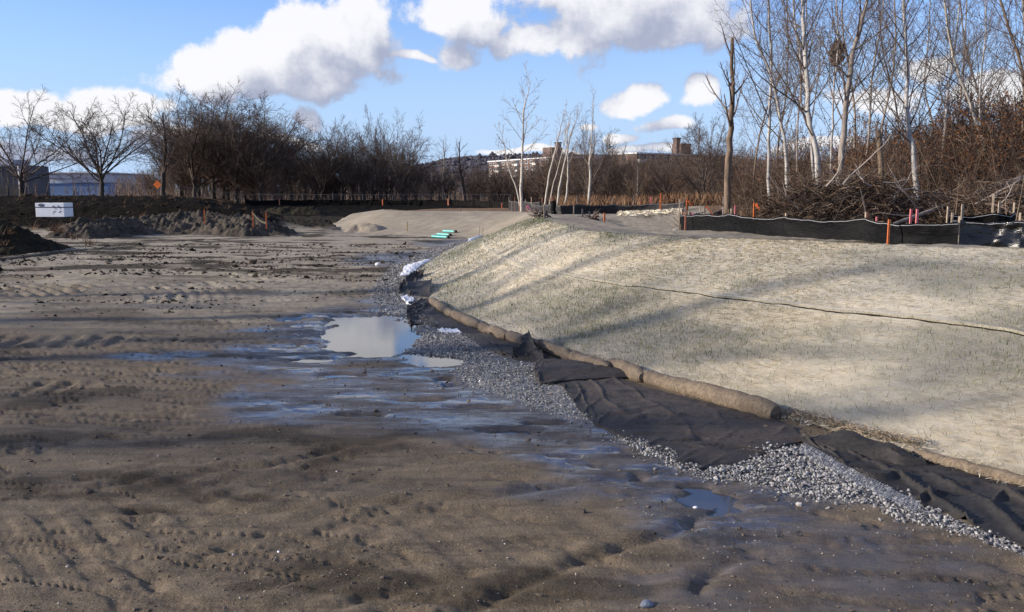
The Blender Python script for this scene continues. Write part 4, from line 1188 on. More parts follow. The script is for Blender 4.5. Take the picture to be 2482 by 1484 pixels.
def build_dead_trunk():
    b, tr = px_trunk([(1764, 520), (1763, 440), (1768, 340), (1775, 230), (1774, 92)], 30)
    tree('dead_tree', b, tr, [.14, .115, .105, .08, .05], (M['brown'], M['twig_dark']),
         [dict(n=9, t=(0.55, 0.93), ang=(25, 55), len=0.24, rad=0.4, k=5, sides=4, up=0.10, wig=0.10, taper=.3, rmin=.014), dict(n=4, t=(.3, 1), ang=(20, 50), len=.4, rad=.6, k=3, rmin=.008)],
         41, 'dead brown trunk with snapped top left of the birch wood', sides=9)
    b, tr = px_trunk([(2141, 480), (2134, 400), (2128, 318)], 26)
    r = empty('tree_stump', b); tag(r, 'short dead snag without a crown between grey and white trunks', 'stump')
    mb = MB(); tt = smooth_poly(tr, 4); tube(mb, tt, np.linspace(.10, .075, len(tt)) * (1 + rng.normal(0, .06, len(tt))), 9); mb.build('trunk', M['brown'], r, b, True)
    p = PY(2028, 128, 37.6); r = empty('squirrel_nest', p); tag(r, 'dark squirrel nest of leaves lodged high in a tree', 'nest')
    mb = MB(); rs = np.random.default_rng(3); q = rs.normal(0, 1, (520, 3)); q = q / np.linalg.norm(q, axis=1)[:, None] * rs.uniform(.2, 1, (520, 1)) * np.array([.32, .3, .55])
    leaves(mb, q + p, .13, rs); mb.build('leaf_ball', M['twig_dark'], r, p)
    r0 = PY(2120, 560, 19.5); r1 = PY(2500, 425, 24.5); z = [r0 + (r1 - r0) * t for t in np.linspace(0, 1, 8)]
    z = [p + np.array([0, 0, rng.normal(0, .025)]) for p in z]
    r = empty('fallen_tree', tuple(r0)); tag(r, 'long pale fallen trunk slanting up out of the brush behind the fence', 'fallen trunk')
    mb = MB(); tube(mb, z, np.linspace(.028, .085, 8), 7); mb.build('trunk', M['grey'], r, r0, True)
    tw = Twigs(); spawn(tw, np.array(z)[::-1], np.linspace(.08, .03, 8), 3.5, 0, [dict(n=8, t=(.3, .95), ang=(25, 50), len=.4, rad=.4, k=4, up=.02, wig=.15, rmin=.008)], rng)
    mb = MB(); tw.flush(mb); mb.build('boughs', M['twig_pale'], r, r0)
build_dead_trunk()

def build_brush():
    rs = np.random.default_rng(9)
    def pile(name, us, Y, spanY, h, n, label, pale=26):
        a = at(us[0], Y); b = at(us[1], Y); c = (a + b) / 2; c[2] = th(c[0], c[1]); rx = (b[0] - a[0]) / 2
        root = empty(name, c); tag(root, label, 'brush pile', 'brush piles behind the right fence')
        tw = Twigs(); tp = Twigs()
        for i in range(n):
            while True:
                q = rs.uniform(-1, 1, 2)
                if q @ q < 1: break
            hh = h * (1 - q @ q) ** .5 * rs.uniform(.02, 1.0)
            p = c + np.array([q[0] * rx, q[1] * spanY, 0]); p[2] = th(p[0], p[1]) + hh
            an = rs.uniform(0, 6.28); up = rs.normal(.2, .42)
            L = rs.uniform(.3, 1.5)
            s, r = shoot(p - np.array([math.cos(an), math.sin(an), up]) * L * .4, (math.cos(an), math.sin(an), up), L, rs.choice([.005, .008, .013, .022], p=[.5, .3, .15, .05]), 5, rs, -0.01, .24, .4)
            s[:, 2] = np.maximum(s[:, 2], c[2] - .1)
            tw.add(s, r)
        mb = MB(); tw.flush(mb); o = mb.build('twigs', M['brush'], root, c); o['kind'] = 'stuff'
        for i in range(pale):
            q = rs.uniform(-.8, .8, 2); p = c + np.array([q[0] * rx, -spanY * rs.uniform(.2, .9), 0]); p[2] = th(p[0], p[1]) + h * rs.uniform(.1, .8)
            an = rs.uniform(-.9, .9) + (math.pi if rs.random() < .5 else 0)
            s, r = shoot(p, (math.cos(an), -.25 * abs(math.sin(an)), rs.uniform(-.5, .6)), rs.uniform(.7, 1.8), rs.uniform(.014, .028), 6, rs, 0, .22, .3)
            tt = Twigs(); tt.add(s, r, 5); spawn(tt, s, r, 1.0, 0, [dict(n=3, t=(.3, .95), ang=(25, 60), len=.5, rad=.6, k=3, wig=.2, rmin=.005)], rs)
            mb = MB(); tt.flush(mb); mb.build('branch', M['twig_pale'] if i % 3 else M['twig'], root, c)
    pile('brush_pile', (1835, 2215), 22.5, 1.5, 1.6, 4200, 'heaped brush pile of dead branches below the grey leaning trunk')
    pile('brush_pile', (1650, 1860), 27, 2.0, .75, 1300, 'low tangle of cut brush at the fence corner under the dead trunk', 14)
    pile('brush_pile', (2200, 2620), 21.5, 1.8, 1.25, 3000, 'tangled dark brush behind the shiny film at the right', 22)
    # canes
    root = None
    for i, (u0, v0, u1, v1, Y) in enumerate(((2338, 560, 2402, 395, 19.5), (2300, 540, 2330, 430, 20), (2390, 545, 2425, 430, 20), (2450, 555, 2440, 440, 19), (2275, 560, 2180, 450, 20.5), (2462, 560, 2481, 380, 19.2), (2005, 540, 2060, 420, 20.5), (2420, 560, 2395, 470, 20))):
        a = PY(u0, v0, Y); a[2] = th(a[0], a[1]) - .03; b = PY(u1, v1, Y + .4)
        z = [a + (b - a) * t + np.array([.06 * math.sin(t * 3.1 + i), 0, 0]) for t in np.linspace(0, 1, 6)]
        mb = MB(); tube(mb, z, np.linspace(.015, .006, 6), 5)
        tag(mb.build('cane', M['darkbark'] if i % 2 == 0 else M['brown'], origin=tuple(a), smooth=True), ['dark cane leaning right before the long fallen trunk', 'thin brown cane behind the two pink topped stakes', 'dark cane rising beside the tall wood stake', 'thin brown cane near the right edge of the view', 'dark cane leaning left across the brush pile', 'brown cane at the very right edge', 'dark cane leaning right on the brush pile', 'short brown cane behind the crumpled shiny film'][i], 'cane', 'dead canes behind the right fence')
    # undergrowth that fills the birch wood
    tw = Twigs(); pts = []
    for i in range(3400):
        u = rs.uniform(1770, 2680); Y = rs.uniform(24, 44) if u > 1880 else rs.uniform(32, 46); x = (u - U0) / FPX * Y; z = th(x, Y)
        vt = np.interp(u, [1770, 1900, 2100, 2300, 2480, 2700], [425, 395, 360, 320, 285, 275])
        H = max(.5, (HOR - vt) / FPX * Y + CAMZ - z) * rs.uniform(.35, 1.05)
        p, r = shoot((x, Y, z - .05), (rs.normal(0, .3), rs.normal(0, .3), 1), H, rs.uniform(.006, .014), 4, rs, 0.0, .16, .4); tw.add(p, r)
        for k in range(5):
            j = rs.integers(0, 4); a = rs.uniform(0, 6.28); q, qr = shoot(p[j] + (p[j + 1] - p[j]) * rs.random(), (math.cos(a), math.sin(a), rs.uniform(-.1, .9)), rs.uniform(.25, .7), .006, 2, rs, 0, .25); tw.add(q, qr)
            if rs.random() < (.55 if u > 2050 else .2): pts += [q[1], q[2]]
    mb = MB(); tw.flush(mb); tag(mb.build('undergrowth', M['undergrowth']), 'tangled brown undergrowth filling the birch wood', kind='stuff')
    mb = MB(); leaves(mb, np.array(pts) + rs.normal(0, .03, (len(pts), 3)), .028, rs); tag(mb.build('rust_leaves', M['rust']), 'withered rust leaves hanging in the undergrowth', kind='stuff')
    # dead grass field beyond the fences
    n = 20000; Y = rs.uniform(56, 92, n); u = rs.uniform(1335, 1800, n); x = (u - U0) / FPX * Y
    k2 = 5000; Y = np.concatenate([Y, rs.uniform(26, 50, k2)]); x = np.concatenate([x, (rs.uniform(1780, 2600, k2) - U0) / FPX * Y[n:]])
    keep = (fbm(x * .12, Y * .12, 3, 5) > -.35); x = x[keep]; Y = Y[keep]; n = len(x)
    z = terrain(x, Y); h = rs.uniform(.35, 1.15, n) * (0.6 + .6 * vnoise(x * .15, Y * .1, 3)); w = np.where(Y > 55, .024, .010)
    lean = rs.normal(0, .25, (n, 2)); a = rs.uniform(0, 3.14, n)
    dx, dy = np.cos(a) * w, np.sin(a) * w
    V = np.stack([np.stack([x - dx, Y - dy, z - .03], 1), np.stack([x + dx, Y + dy, z - .03], 1), np.stack([x + lean[:, 0] * h * .5 + dx * .7, Y + lean[:, 1] * h * .5, z + h * .6], 1), np.stack([x + lean[:, 0] * h, Y + lean[:, 1] * h, z + h], 1)], 1)
    mb = MB(); mb.add(V.reshape(-1, 3), np.arange(4 * n).reshape(-1, 4))
    tag(mb.build('dead_grass', M['reed']), 'rust coloured dead grass beyond the silt fences', kind='stuff')
build_brush()
# ------------------------------------------------------------------ straw blankets on the slope
PAIRS = [((2900, 1290), (3150, 640)), ((2700, 1225), (2950, 628)), ((2481, 1165), (2740, 621)), ((2210, 1096), (2481, 609)), ((1880, 1004), (2120, 594)), ((1700, 955), (1960, 584)), ((1560, 914), (1830, 578)),
         ((1400, 866), (1690, 577)), ((1290, 838), (1600, 575)), ((1180, 798), (1500, 571)), ((1090, 758), (1430, 563)), ((1036, 719), (1380, 551)), ((1012, 690), (1350, 544)),
         ((1010, 665), (1332, 539)), ((1041, 635), (1316, 536)), ((1091, 605), (1307, 534)), ((1150, 580), (1300, 533))]
SEAM_T = 0.0
def edge_w(px, zf): return np.array([P(u, v, zf) if np.isscalar(zf) else P(u, v, zf[i]) for i, (u, v) in enumerate(px)])
BOT = smooth_poly(edge_w([p[0] for p in PAIRS], 0.02), 8)
crz = np.interp([p[1][0] for p in PAIRS], [1300, 1420, 1500, 1680, 1870, 2080, 2280, 2481, 3200], [1.5, 1.46, 1.45, 1.48, 1.5, 1.45, 1.42, 1.40, 1.38])
TOPE = smooth_poly(edge_w([p[1] for p in PAIRS], list(crz)), 8)
NS = len(BOT)
# seam between the lower and the upper blanket: fraction up the slope
SEAM = [(2900, 905), (2481, 805), (2280, 780), (2060, 757), (1920, 740), (1780, 725), (1600, 700), (1440, 680), (1290, 652), (1240, 640), (1200, 628), (1175, 615), (1165, 600), (1180, 590), (1200, 575), (1215, 565), (1225, 557)]
def slope_xy(s, t):            # s 0..NS-1, t 0 toe .. 1 crest
    i = np.clip(np.floor(s).astype(int), 0, NS - 2); f = (s - i)[..., None]
    b = BOT[i] * (1 - f) + BOT[i + 1] * f; c = TOPE[i] * (1 - f) + TOPE[i + 1] * f
    p = b * (1 - t[..., None]) + c * t[..., None]
    return p[..., 0], p[..., 1]
def _seam_table():
    sk = np.linspace(0, NS - 1.01, 60); tt = np.linspace(.1, .95, 80); out = []
    su = np.array([q[0] for q in SEAM[:9]])[::-1]; sv = np.array([q[1] for q in SEAM[:9]])[::-1]
    for a in sk:
        x, y = slope_xy(np.full(80, a), tt); z = terrain(x, y) + .03
        c, k = math.cos(TILT), math.sin(TILT); dep = y * c - (z - CAMZ) * k; u = U0 + FPX * x / dep; v = V0 - FPX * (y * k + (z - CAMZ) * c) / dep
        d = v - np.interp(u, su, sv); i = int(np.argmin(np.abs(d))); out.append(tt[i])
    out = np.array(out); j = np.searchsorted(sk, NS * .62); out[j:] = out[j]
    return sk, np.convolve(np.pad(out, 4, 'edge'), np.ones(9) / 9, 'valid')
_ST = None
def seam_t(s):
    global _ST
    if _ST is None: _ST = _seam_table()
    return np.interp(s, *_ST) + .0025 * np.sin(s * .9)
def puff(x, y): return 0.022 + 0.014 * fbm(x * 2.2, y * 2.2, 3, 61) + 0.012 * fbm(x * 8, y * 8, 3, 62)
def thin(x, y, s, t):
    a = sm(fbm(x * .42 + .25 * y, y * .36 - .1 * x, 3, 63) + .45 * fbm(x * 1.3, y * 1.3, 4, 64) + np.interp(s, [NS * .2, NS * .6], [.14, -.04]), -.10, .5)
    st = sm(fbm(s * 1.15 - t * 2.5, t * .8, 3, 66), 0.0, .35) * sm(s, NS * .55, NS * .75) * (1 - .7 * sm(s, NS * .86, NS * .97))
    return np.clip(np.maximum(a * .95, st), 0, 1)
def build_blankets():
    for lower in (True, False):
        ns, nt = 480, 110
        s, q = np.meshgrid(np.linspace(0, NS - 1.001, ns), np.linspace(0, 1, nt), indexing='ij')
        sg = seam_t(s)
        t = q * (sg + 0.03) if lower else sg + (1 - sg) * q
        ed = 0.012 * fbm(s * 2.5, s * 0 + 3.0, 3, 65)
        t = t + np.where(q > .98, ed, 0) * (0 if lower else 1)
        x, y = slope_xy(s, t)
        z = terrain(x, y) + puff(x, y)
        if not lower: z = z + 0.012 + 0.03 * (1 - sm(q, 0, .05))
        mb = MB(); mb.add(np.stack([x, y, z], -1).reshape(-1, 3), grid_faces(ns, nt))
        # folded-over lip where the blanket ends
        k = 0 if not lower else -1
        if not lower:
            e = np.stack([x[:, 0], y[:, 0], z[:, 0]], -1); e2 = e - np.array([0, 0, .035]); e2[:, :2] = e[:, :2] + 0.012 * (np.stack([x[:, 2], y[:, 2]], -1) - e[:, :2])
            mb.add(np.concatenate([e, e2]), grid_faces(2, ns))
            tn = thin(x, y, s, t).ravel(); tn = np.concatenate([tn, np.ones(2 * ns)])
        else: tn = thin(x, y, s, t).ravel()
        c = np.array([x.mean(), y.mean(), 0])
        o = mb.build('straw_blanket', M['blanket'], origin=(c[0], c[1], 0.0), smooth=True, attrs=dict(thin=tn))
        tag(o, 'lower straw erosion blanket between the seam and the row of straw rolls' if lower else 'upper straw erosion blanket between the seam and the top of the slope', 'erosion blanket', 'straw blankets on the slope')
        if lower:
            sg1 = np.linspace(0, NS * .56, 700); tb = seam_t(sg1); tb2 = tb - np.interp(sg1, [0, NS * .4, NS * .56], [.006, .006, .0005]) * (.8 + .5 * fbm(sg1 * .9, sg1 * 0, 3, 67))
            xa, ya = slope_xy(sg1, tb + .006); xb, yb = slope_xy(sg1, tb2); e1 = np.stack([xa, ya, terrain(xa, ya) + puff(xa, ya) + .006], -1); e2 = np.stack([xb, yb, terrain(xb, yb) + puff(xb, yb) + .004], -1)
            m2 = MB(); m2.add(np.concatenate([e1, e2]), grid_faces(2, 700)); m2.build('seam_shade', M['spoil_grassy'], o, (c[0], c[1], 0.0))  # shadow line of the overlap painted as a dark strip in soil colour
    rs = np.random.default_rng(31)
    # strands
    n = 190000
    s = (NS - 1.01) * rs.random(n) ** 1.55; t = rs.random(n)
    x, y = slope_xy(s, t); x2, y2 = slope_xy(np.minimum(s + .05, NS - 1.01), t)
    keep = (rs.random(n) > 0.72 * thin(x, y, s, t)) & ((t - seam_t(s) > .004) | (t - seam_t(s) < -.012))
    # a fringe that hangs over the toe
    m = 9000; s2 = rs.uniform(0, NS * .55, m); t2 = rs.normal(0.0, .012, m)
    x = np.concatenate([x[keep], slope_xy(s2, t2)[0]]); y = np.concatenate([y[keep], slope_xy(s2, t2)[1]])
    dx = np.concatenate([(x2 - slope_xy(s, t)[0])[keep], (slope_xy(s2 + .05, t2)[0] - slope_xy(s2, t2)[0])]); dy = np.concatenate([(y2 - slope_xy(s, t)[1])[keep], (slope_xy(s2 + .05, t2)[1] - slope_xy(s2, t2)[1])])
    n = len(x); an = np.arctan2(dy, dx) + rs.normal(0, .42, n); an[-m:] += rs.normal(0, .9, m)
    z = np.maximum(terrain(x, y), 0) + puff(x, y) + rs.uniform(0.004, 0.024, n)
    d = np.hypot(x, y); L = rs.uniform(.016, .05, n); w = np.clip(d * .00020, .0012, .006) * rs.uniform(.7, 1.4, n); ti = rs.normal(0, .16, n)
    ca, sa = np.cos(an), np.sin(an)
    ex = np.stack([ca * L, sa * L, ti * L], -1); ew = np.stack([-sa * w, ca * w, w * .4], -1); c = np.stack([x, y, z], -1)
    V = np.stack([c - ex - ew, c + ex - ew, c + ex + ew, c - ex + ew], 1).reshape(-1, 3)
    mb = MB(); mb.add(V, np.arange(4 * n).reshape(-1, 4))
    tag(mb.build('straw', M['straw']), 'loose pale straw strands over the slope blankets', kind='stuff')
    # sprouting grass
    n = 110000; s = (NS - 1.01) * rs.random(n) ** 1.1; t = rs.random(n); x, y = slope_xy(s, t)
    keep = rs.random(n) < 0.06 + 0.55 * thin(x, y, s, t) ** 1.5 * (0.25 + vnoise(x * 5, y * 5, 9)) * (1 - .75 * sm(s, NS * .6, NS * .95)); x, y, s, t = x[keep], y[keep], s[keep], t[keep]; n = len(x)
    z = terrain(x, y) + puff(x, y) + .012; h = rs.uniform(.03, .085, n); a = rs.uniform(0, 6.28, n); d = np.hypot(x, y); w = np.clip(d * .00028, .002, .010)
    l = rs.normal(0, .3, (n, 2)) * h[:, None]
    V = np.stack([np.stack([x - np.cos(a) * w, y - np.sin(a) * w, z], 1), np.stack([x + np.cos(a) * w, y + np.sin(a) * w, z], 1), np.stack([x + l[:, 0], y + l[:, 1], z + h], 1)], 1)
    mb = MB(); mb.add(V.reshape(-1, 3), np.arange(3 * n).reshape(-1, 3))
    tag(mb.build('grass', M['grass']), 'thin green grass sprouting through the straw', kind='stuff')
build_blankets()

# straw rolls along the toe
def build_wattles():
    rs = np.random.default_rng(8)
    W = [((1880, 1003), (1740, 962), (1650, 938), (1556, 912), .118, 'longest straw roll with a frayed round end beside the black fabric'),
         ((1558, 918), (1530, 902), (1500, 890), (1476, 882), .13, 'short fat straw roll left of the longest roll'),
         ((1476, 893), (1440, 884), (1410, 874), (1382, 862), .12, 'straw roll crossing above the folded black fabric'),
         ((1384, 866), (1355, 855), (1325, 845), (1302, 836), .12, 'straw roll beside the crumpled black fabric lump'),
         ((1304, 842), (1280, 834), (1255, 825), (1228, 815), .12, 'straw roll just left of the crumpled lump'),
         ((1228, 818), (1205, 808), (1185, 800), (1162, 790), .115, 'sagging straw roll above the strip of black fabric'),
         ((1160, 789), (1140, 780), (1120, 771), (1096, 760), .115, 'small straw roll near the far bend of the toe'),
         ((1096, 762), (1075, 750), (1060, 740), (1043, 728), .11, 'last straw roll next to the black crumpled heap'),
         ((2620, 1200), (2481, 1160), (2350, 1128), (2215, 1092), .075, 'flattened muddy straw roll at the right end of the toe')]
    for i, (a, b, c, d, r, lab) in enumerate(W):
        pts = smooth_poly([P(*q, 0.06) for q in (a, b, c, d)], 9 if i in (0, 8) else 6)
        pts[:, 2] = terrain(pts[:, 0], pts[:, 1]) + r * .52
        k = len(pts); t = np.linspace(0, 1, k)
        rr = .80 * r * (1 - 0.45 * np.maximum(np.exp(-(t / .07) ** 2), np.exp(-((1 - t) / .07) ** 2))) * (1 + .14 * fbm(t * 7, t * 0 + i, 3, i))
        if i == 0: rr = r * np.interp(t, [0, .03, .1, .5, 1], [.75, 1.0, 1.05, .92, .75])
        mb = MB(); tube(mb, pts, rr, 14)
        root = mb.build('straw_roll', M['wattle'], origin=tuple(pts[0]), smooth=True)
        tag(root, lab, 'straw roll', 'straw rolls along the toe')
        n = 500 if i == 0 else 160
        j = rs.uniform(0, k - 1.01, n); ji = j.astype(int); f = (j - ji)[:, None]; c0 = pts[ji] * (1 - f) + pts[ji + 1] * f
        an = rs.uniform(-.6, 3.7, n); tg = pts[ji + 1] - pts[ji]; tg /= np.linalg.norm(tg, axis=1)[:, None]; nx = np.stack([-tg[:, 1], tg[:, 0], 0 * tg[:, 0]], 1)
        e = nx * np.cos(an)[:, None] + np.array([0, 0, 1.0]) * np.sin(an)[:, None]; R0 = rr[ji][:, None]
        p0 = c0 + e * R0 * .98; dr = tg * rs.normal(0, 1, (n, 1)) + e * rs.uniform(0, .5, (n, 1)) + rs.normal(0, .35, (n, 3)); dr /= np.linalg.norm(dr, axis=1)[:, None]
        L = rs.uniform(.02, .06, (n, 1)); sd_ = np.cross(dr, e); sd_ /= np.linalg.norm(sd_, axis=1)[:, None] + 1e-6; w = .0018
        V = np.stack([p0 - sd_ * w, p0 + sd_ * w, p0 + dr * L + sd_ * w * .5, p0 + dr * L - sd_ * w * .5], 1).reshape(-1, 3)
        mb = MB(); mb.add(V, np.arange(4 * n).reshape(-1, 4)); o = mb.build('straw_ends', M['straw_dark'], root, tuple(pts[0])); o['kind'] = 'stuff'
build_wattles()

# ------------------------------------------------------------------ sheets at the toe
def sheet(name, A, B, ns, nt, mat, label, cat, group=None, wr=0.02, lift=0.012, hA=None, hB=None, mud=0.5, seed=1, arch=0.0, thick=True, mudfn=None, fold=0.0):
    """cloth between two edges given by places on the floor; wrinkled and with a turned rim"""
    A = smooth_poly([P(*a[:2], 0.0) for a in A], 8); B = smooth_poly([P(*b[:2], 0.0) for b in B], 8)
    k = np.linspace(0, 1, ns)
    ra = lambda E: np.stack([np.interp(k, np.linspace(0, 1, len(E)), E[:, i]) for i in range(3)], 1)
    A, B = ra(A), ra(B); t = np.linspace(0, 1, nt)
    p = A[:, None, :] * (1 - t)[None, :, None] + B[:, None, :] * t[None, :, None]
    x, y = p[..., 0], p[..., 1]
    ed = 0.05 * fbm(k * ns * .10, k * 0 + seed, 3, seed)[:, None] * (t ** 3)[None, :]
    x = x + ed; y = y + ed * .4
    z = np.maximum(terrain(x, y), WATER_Z) + lift
    dirw = fbm(x * 1.6 + y * 1.1 + seed, (x * .8 - y * .9) * 4.2, 4, seed + 2)
    ridge = np.maximum(0, 1 - np.abs(dirw) * 4.5) * sm(vnoise(x * 1.3, y * 1.3, seed + 4), .35, .75)
    Lm = np.linalg.norm(np.diff((A + B) / 2, axis=0), axis=1).sum()
    kk, tt2 = np.meshgrid(k, t, indexing='ij'); z = z + wr * .5 * (dirw * .5 + .4) * np.sin(math.pi * tt2.clip(.02, .98)) ** .5
    for q, (fa, fb) in enumerate(((1.7, 1.5), (1.1, -2.2), (2.6, .7))):
        phs = kk * Lm * fa + tt2 * fb + .55 * fbm(kk * Lm * .8, tt2 * 1.6, 3, seed + 20 + q)
        cr = (1 - np.abs((phs % 1.0) * 2 - 1)) ** 7 * sm(fbm(kk * Lm * .9, tt2 * 2.0, 2, seed + 30 + q), -.05, .45)
        z = z + wr * 2.2 * cr
    z = z + arch * np.sin(math.pi * t)[None, :]
    if hA is not None: z = z + np.interp(k, np.linspace(0, 1, len(hA)), hA)[:, None] * ((1 - t) ** 1.4)[None, :]
    if hB is not None: z = z + np.convolve(np.pad(np.interp(k, np.linspace(0, 1, len(hB)), hB), 4, 'edge'), np.ones(9) / 9, 'valid')[:, None] * (t ** 1.4)[None, :]
    V = np.stack([x, y, z], -1)
    mb = MB(); mb.add(V.reshape(-1, 3), grid_faces(ns, nt))
    rim = np.concatenate([V[0, :-1], V[:-1, -1], V[-1, :0:-1], V[:0:-1, 0]])
    m = len(rim); low = rim - np.array([0, 0, lift + .02])
    mb.add(np.concatenate([rim, low]), np.stack([np.arange(m), (np.arange(m) + 1) % m, (np.arange(m) + 1) % m + m, np.arange(m) + m], 1))
    md = np.full(V.shape[:2], mud) if mudfn is None else mudfn(k[:, None], t[None, :]) * np.ones(V.shape[:2])
    md = np.concatenate([md.ravel(), np.full(2 * m, 0.1)])
    c = V.reshape(-1, 3).mean(0)
    o = mb.build(name, mat, origin=(c[0], c[1], float(z.min())), smooth=True, attrs=dict(mud=md))
    if label: tag(o, label, cat, group)
    return o, (c[0], c[1], float(z.min()))

GF = 'black fabric sheets along the toe of the slope'
def build_sheets():
    sheet('fabric_sheet', [(1330, 900), (1420, 905), (1500, 918), (1600, 950), (1750, 990), (1880, 1022), (1945, 1064)], [(1352, 925), (1385, 968), (1440, 1030), (1520, 1066), (1610, 1104), (1700, 1143), (1945, 1078)], 170, 60, M['fabric'],
          'broad muddy black fabric sheet below the longest straw roll', 'ground fabric', GF, wr=.009, mudfn=lambda k, t: 1.25 * (1 - sm(t, .55, .95)) * sm(k, .08, .25) + .12, seed=3)
    sheet('fabric_sheet', [(1940, 1064), (2080, 1090), (2220, 1112), (2350, 1142), (2481, 1178), (2640, 1215)], [(1948, 1080), (2080, 1152), (2200, 1210), (2330, 1266), (2420, 1305), (2700, 1440)], 170, 54, M['fabric'],
          'nearest black fabric sheet with deep wrinkles at the right edge', 'ground fabric', GF, wr=.030, mudfn=lambda k, t: .35 * (1 - sm(t, .2, .6)) + .05, seed=5)
    sheet('fabric_flap', [(1946, 1082), (2020, 1098), (2085, 1112), (2150, 1124), (2195, 1136), (2245, 1136)], [(1938, 1070), (1995, 1077), (2050, 1084), (2110, 1098), (2160, 1110), (2235, 1128)], 60, 20, M['fabric'],
          'raised fold of black fabric standing up on the nearest sheet', 'fabric fold', 'black fabric folds on the sheets', wr=.012, hB=[.02, .07, .17, .10, .13, .02], mud=.12, seed=7, arch=.04)
    sheet('fabric_flap', [(1292, 908), (1310, 893), (1400, 893), (1490, 905)], [(1300, 924), (1320, 932), (1400, 926), (1520, 918)], 60, 20, M['fabric'],
          'doubled over black fabric with a rounded left edge on the gravel', 'fabric fold', 'black fabric folds on the sheets', wr=.014, lift=.03, hA=[.05, .09, .07, .02], mud=.75, seed=9, arch=.04)
    sheet('fabric_sheet', [(1030, 738), (1100, 775), (1170, 806), (1240, 834), (1330, 868)], [(990, 778), (1062, 794), (1118, 806), (1180, 850), (1325, 882)], 90, 24, M['fabric'],
          'strip of black fabric between the gravel and the short rolls', 'ground fabric', GF, wr=.022, mud=.55, seed=11)
    sheet('fabric_flap', [(1240, 870), (1262, 868), (1290, 872), (1318, 880)], [(1252, 862), (1265, 846), (1284, 843), (1312, 872)], 36, 22, M['fabric'],
          'crumpled black fabric lump leaning on the short straw roll', 'fabric fold', 'black fabric folds on the sheets', wr=.03, hB=[.02, .18, .20, .03], mud=.25, seed=13, arch=.07)
    sheet('fabric_sheet', [(1045, 722), (1040, 740), (1028, 752)], [(990, 742), (985, 765), (994, 786)], 40, 24, M['fabric'],
          'black fabric sheet hanging off the bend of the toe', 'ground fabric', GF, wr=.035, mud=.35, seed=15)
    sheet('fabric_flap', [(962, 712), (985, 716), (1010, 720), (1040, 722)], [(975, 700), (990, 694), (1012, 692), (1045, 706)], 40, 20, M['fabric'],
          'lower crumpled black fabric heap between the white films', 'fabric fold', 'black fabric folds on the sheets', wr=.06, hB=[.03, .12, .08, .20], mud=.15, seed=17, arch=.05)
    sheet('fabric_flap', [(972, 692), (988, 688), (1004, 684), (1024, 680)], [(990, 684), (1000, 678), (1012, 674), (1030, 676)], 40, 20, M['fabric'],
          'upper crumpled black fabric heap at the bend of the toe', 'fabric fold', 'black fabric folds on the sheets', wr=.06, hB=[.04, .16, .12, .22], mud=.15, seed=19, arch=.05)
    sheet('plastic_film', [(1000, 668), (1012, 652), (1026, 640), (1046, 631)], [(968, 671), (976, 655), (994, 641), (1030, 631)], 40, 16, M['white_film'],
          'long white plastic film lying on gravel above the black heap', 'plastic film', 'white plastic films on the gravel', wr=.02, lift=.02, seed=21, arch=.03)
    sheet('plastic_film', [(970, 720), (984, 719), (1002, 723)], [(980, 735), (990, 742), (1002, 746)], 24, 14, M['white_film'],
          'small white plastic film corner below the black heap', 'plastic film', 'white plastic films on the gravel', wr=.02, lift=.02, seed=23)
    sheet('plastic_film', [(1060, 797), (1085, 798), (1108, 800)], [(1066, 804), (1092, 806), (1116, 806)], 24, 10, M['white_film'],
          'thin white plastic scrap at the edge of the gravel strip', 'plastic film', 'white plastic films on the gravel', wr=.015, lift=.015, seed=25)
    sheet('plastic_film', [(1134, 590), (1145, 588), (1166, 580)], [(1136, 584), (1148, 583), (1164, 577)], 24, 10, M['white_film'],
          'white plastic bundle beyond the far toe of the slope', 'plastic film', 'white plastic films on the gravel', wr=.02, lift=.05, seed=27, arch=.10)
    # plastic mesh showing at the rim of the nearest sheet
    o0 = P(2080, 1140); mb = MB(); A = [P(1950, 1082), P(2080, 1154), P(2230, 1226)]
    for i in range(46):
        t = i / 45; j = min(int(t * 2), 1); f = t * 2 - j; a = A[j] * (1 - f) + A[j + 1] * f
        b = a + np.array([-.16, -.26, 0]); q = [a + (b - a) * s for s in np.linspace(0, 1, 5)]
        for p in q: p[2] = th(p[0], p[1]) + .034
        tube(mb, q, .0013, 3)
    for r in range(1, 8):
        q = []
        for i in range(24):
            t = i / 23; j = min(int(t * 2), 1); f = t * 2 - j; p = A[j] * (1 - f) + A[j + 1] * f + np.array([-.16, -.26, 0]) * (r / 8); p = p.copy(); p[2] = th(p[0], p[1]) + .036; q.append(p)
        tube(mb, q, .0013, 3)
    tag(mb.build('plastic_mesh', M['wire'], origin=tuple(o0)), 'white plastic mesh over the gravel at the nearest sheet', 'mesh')
build_sheets()

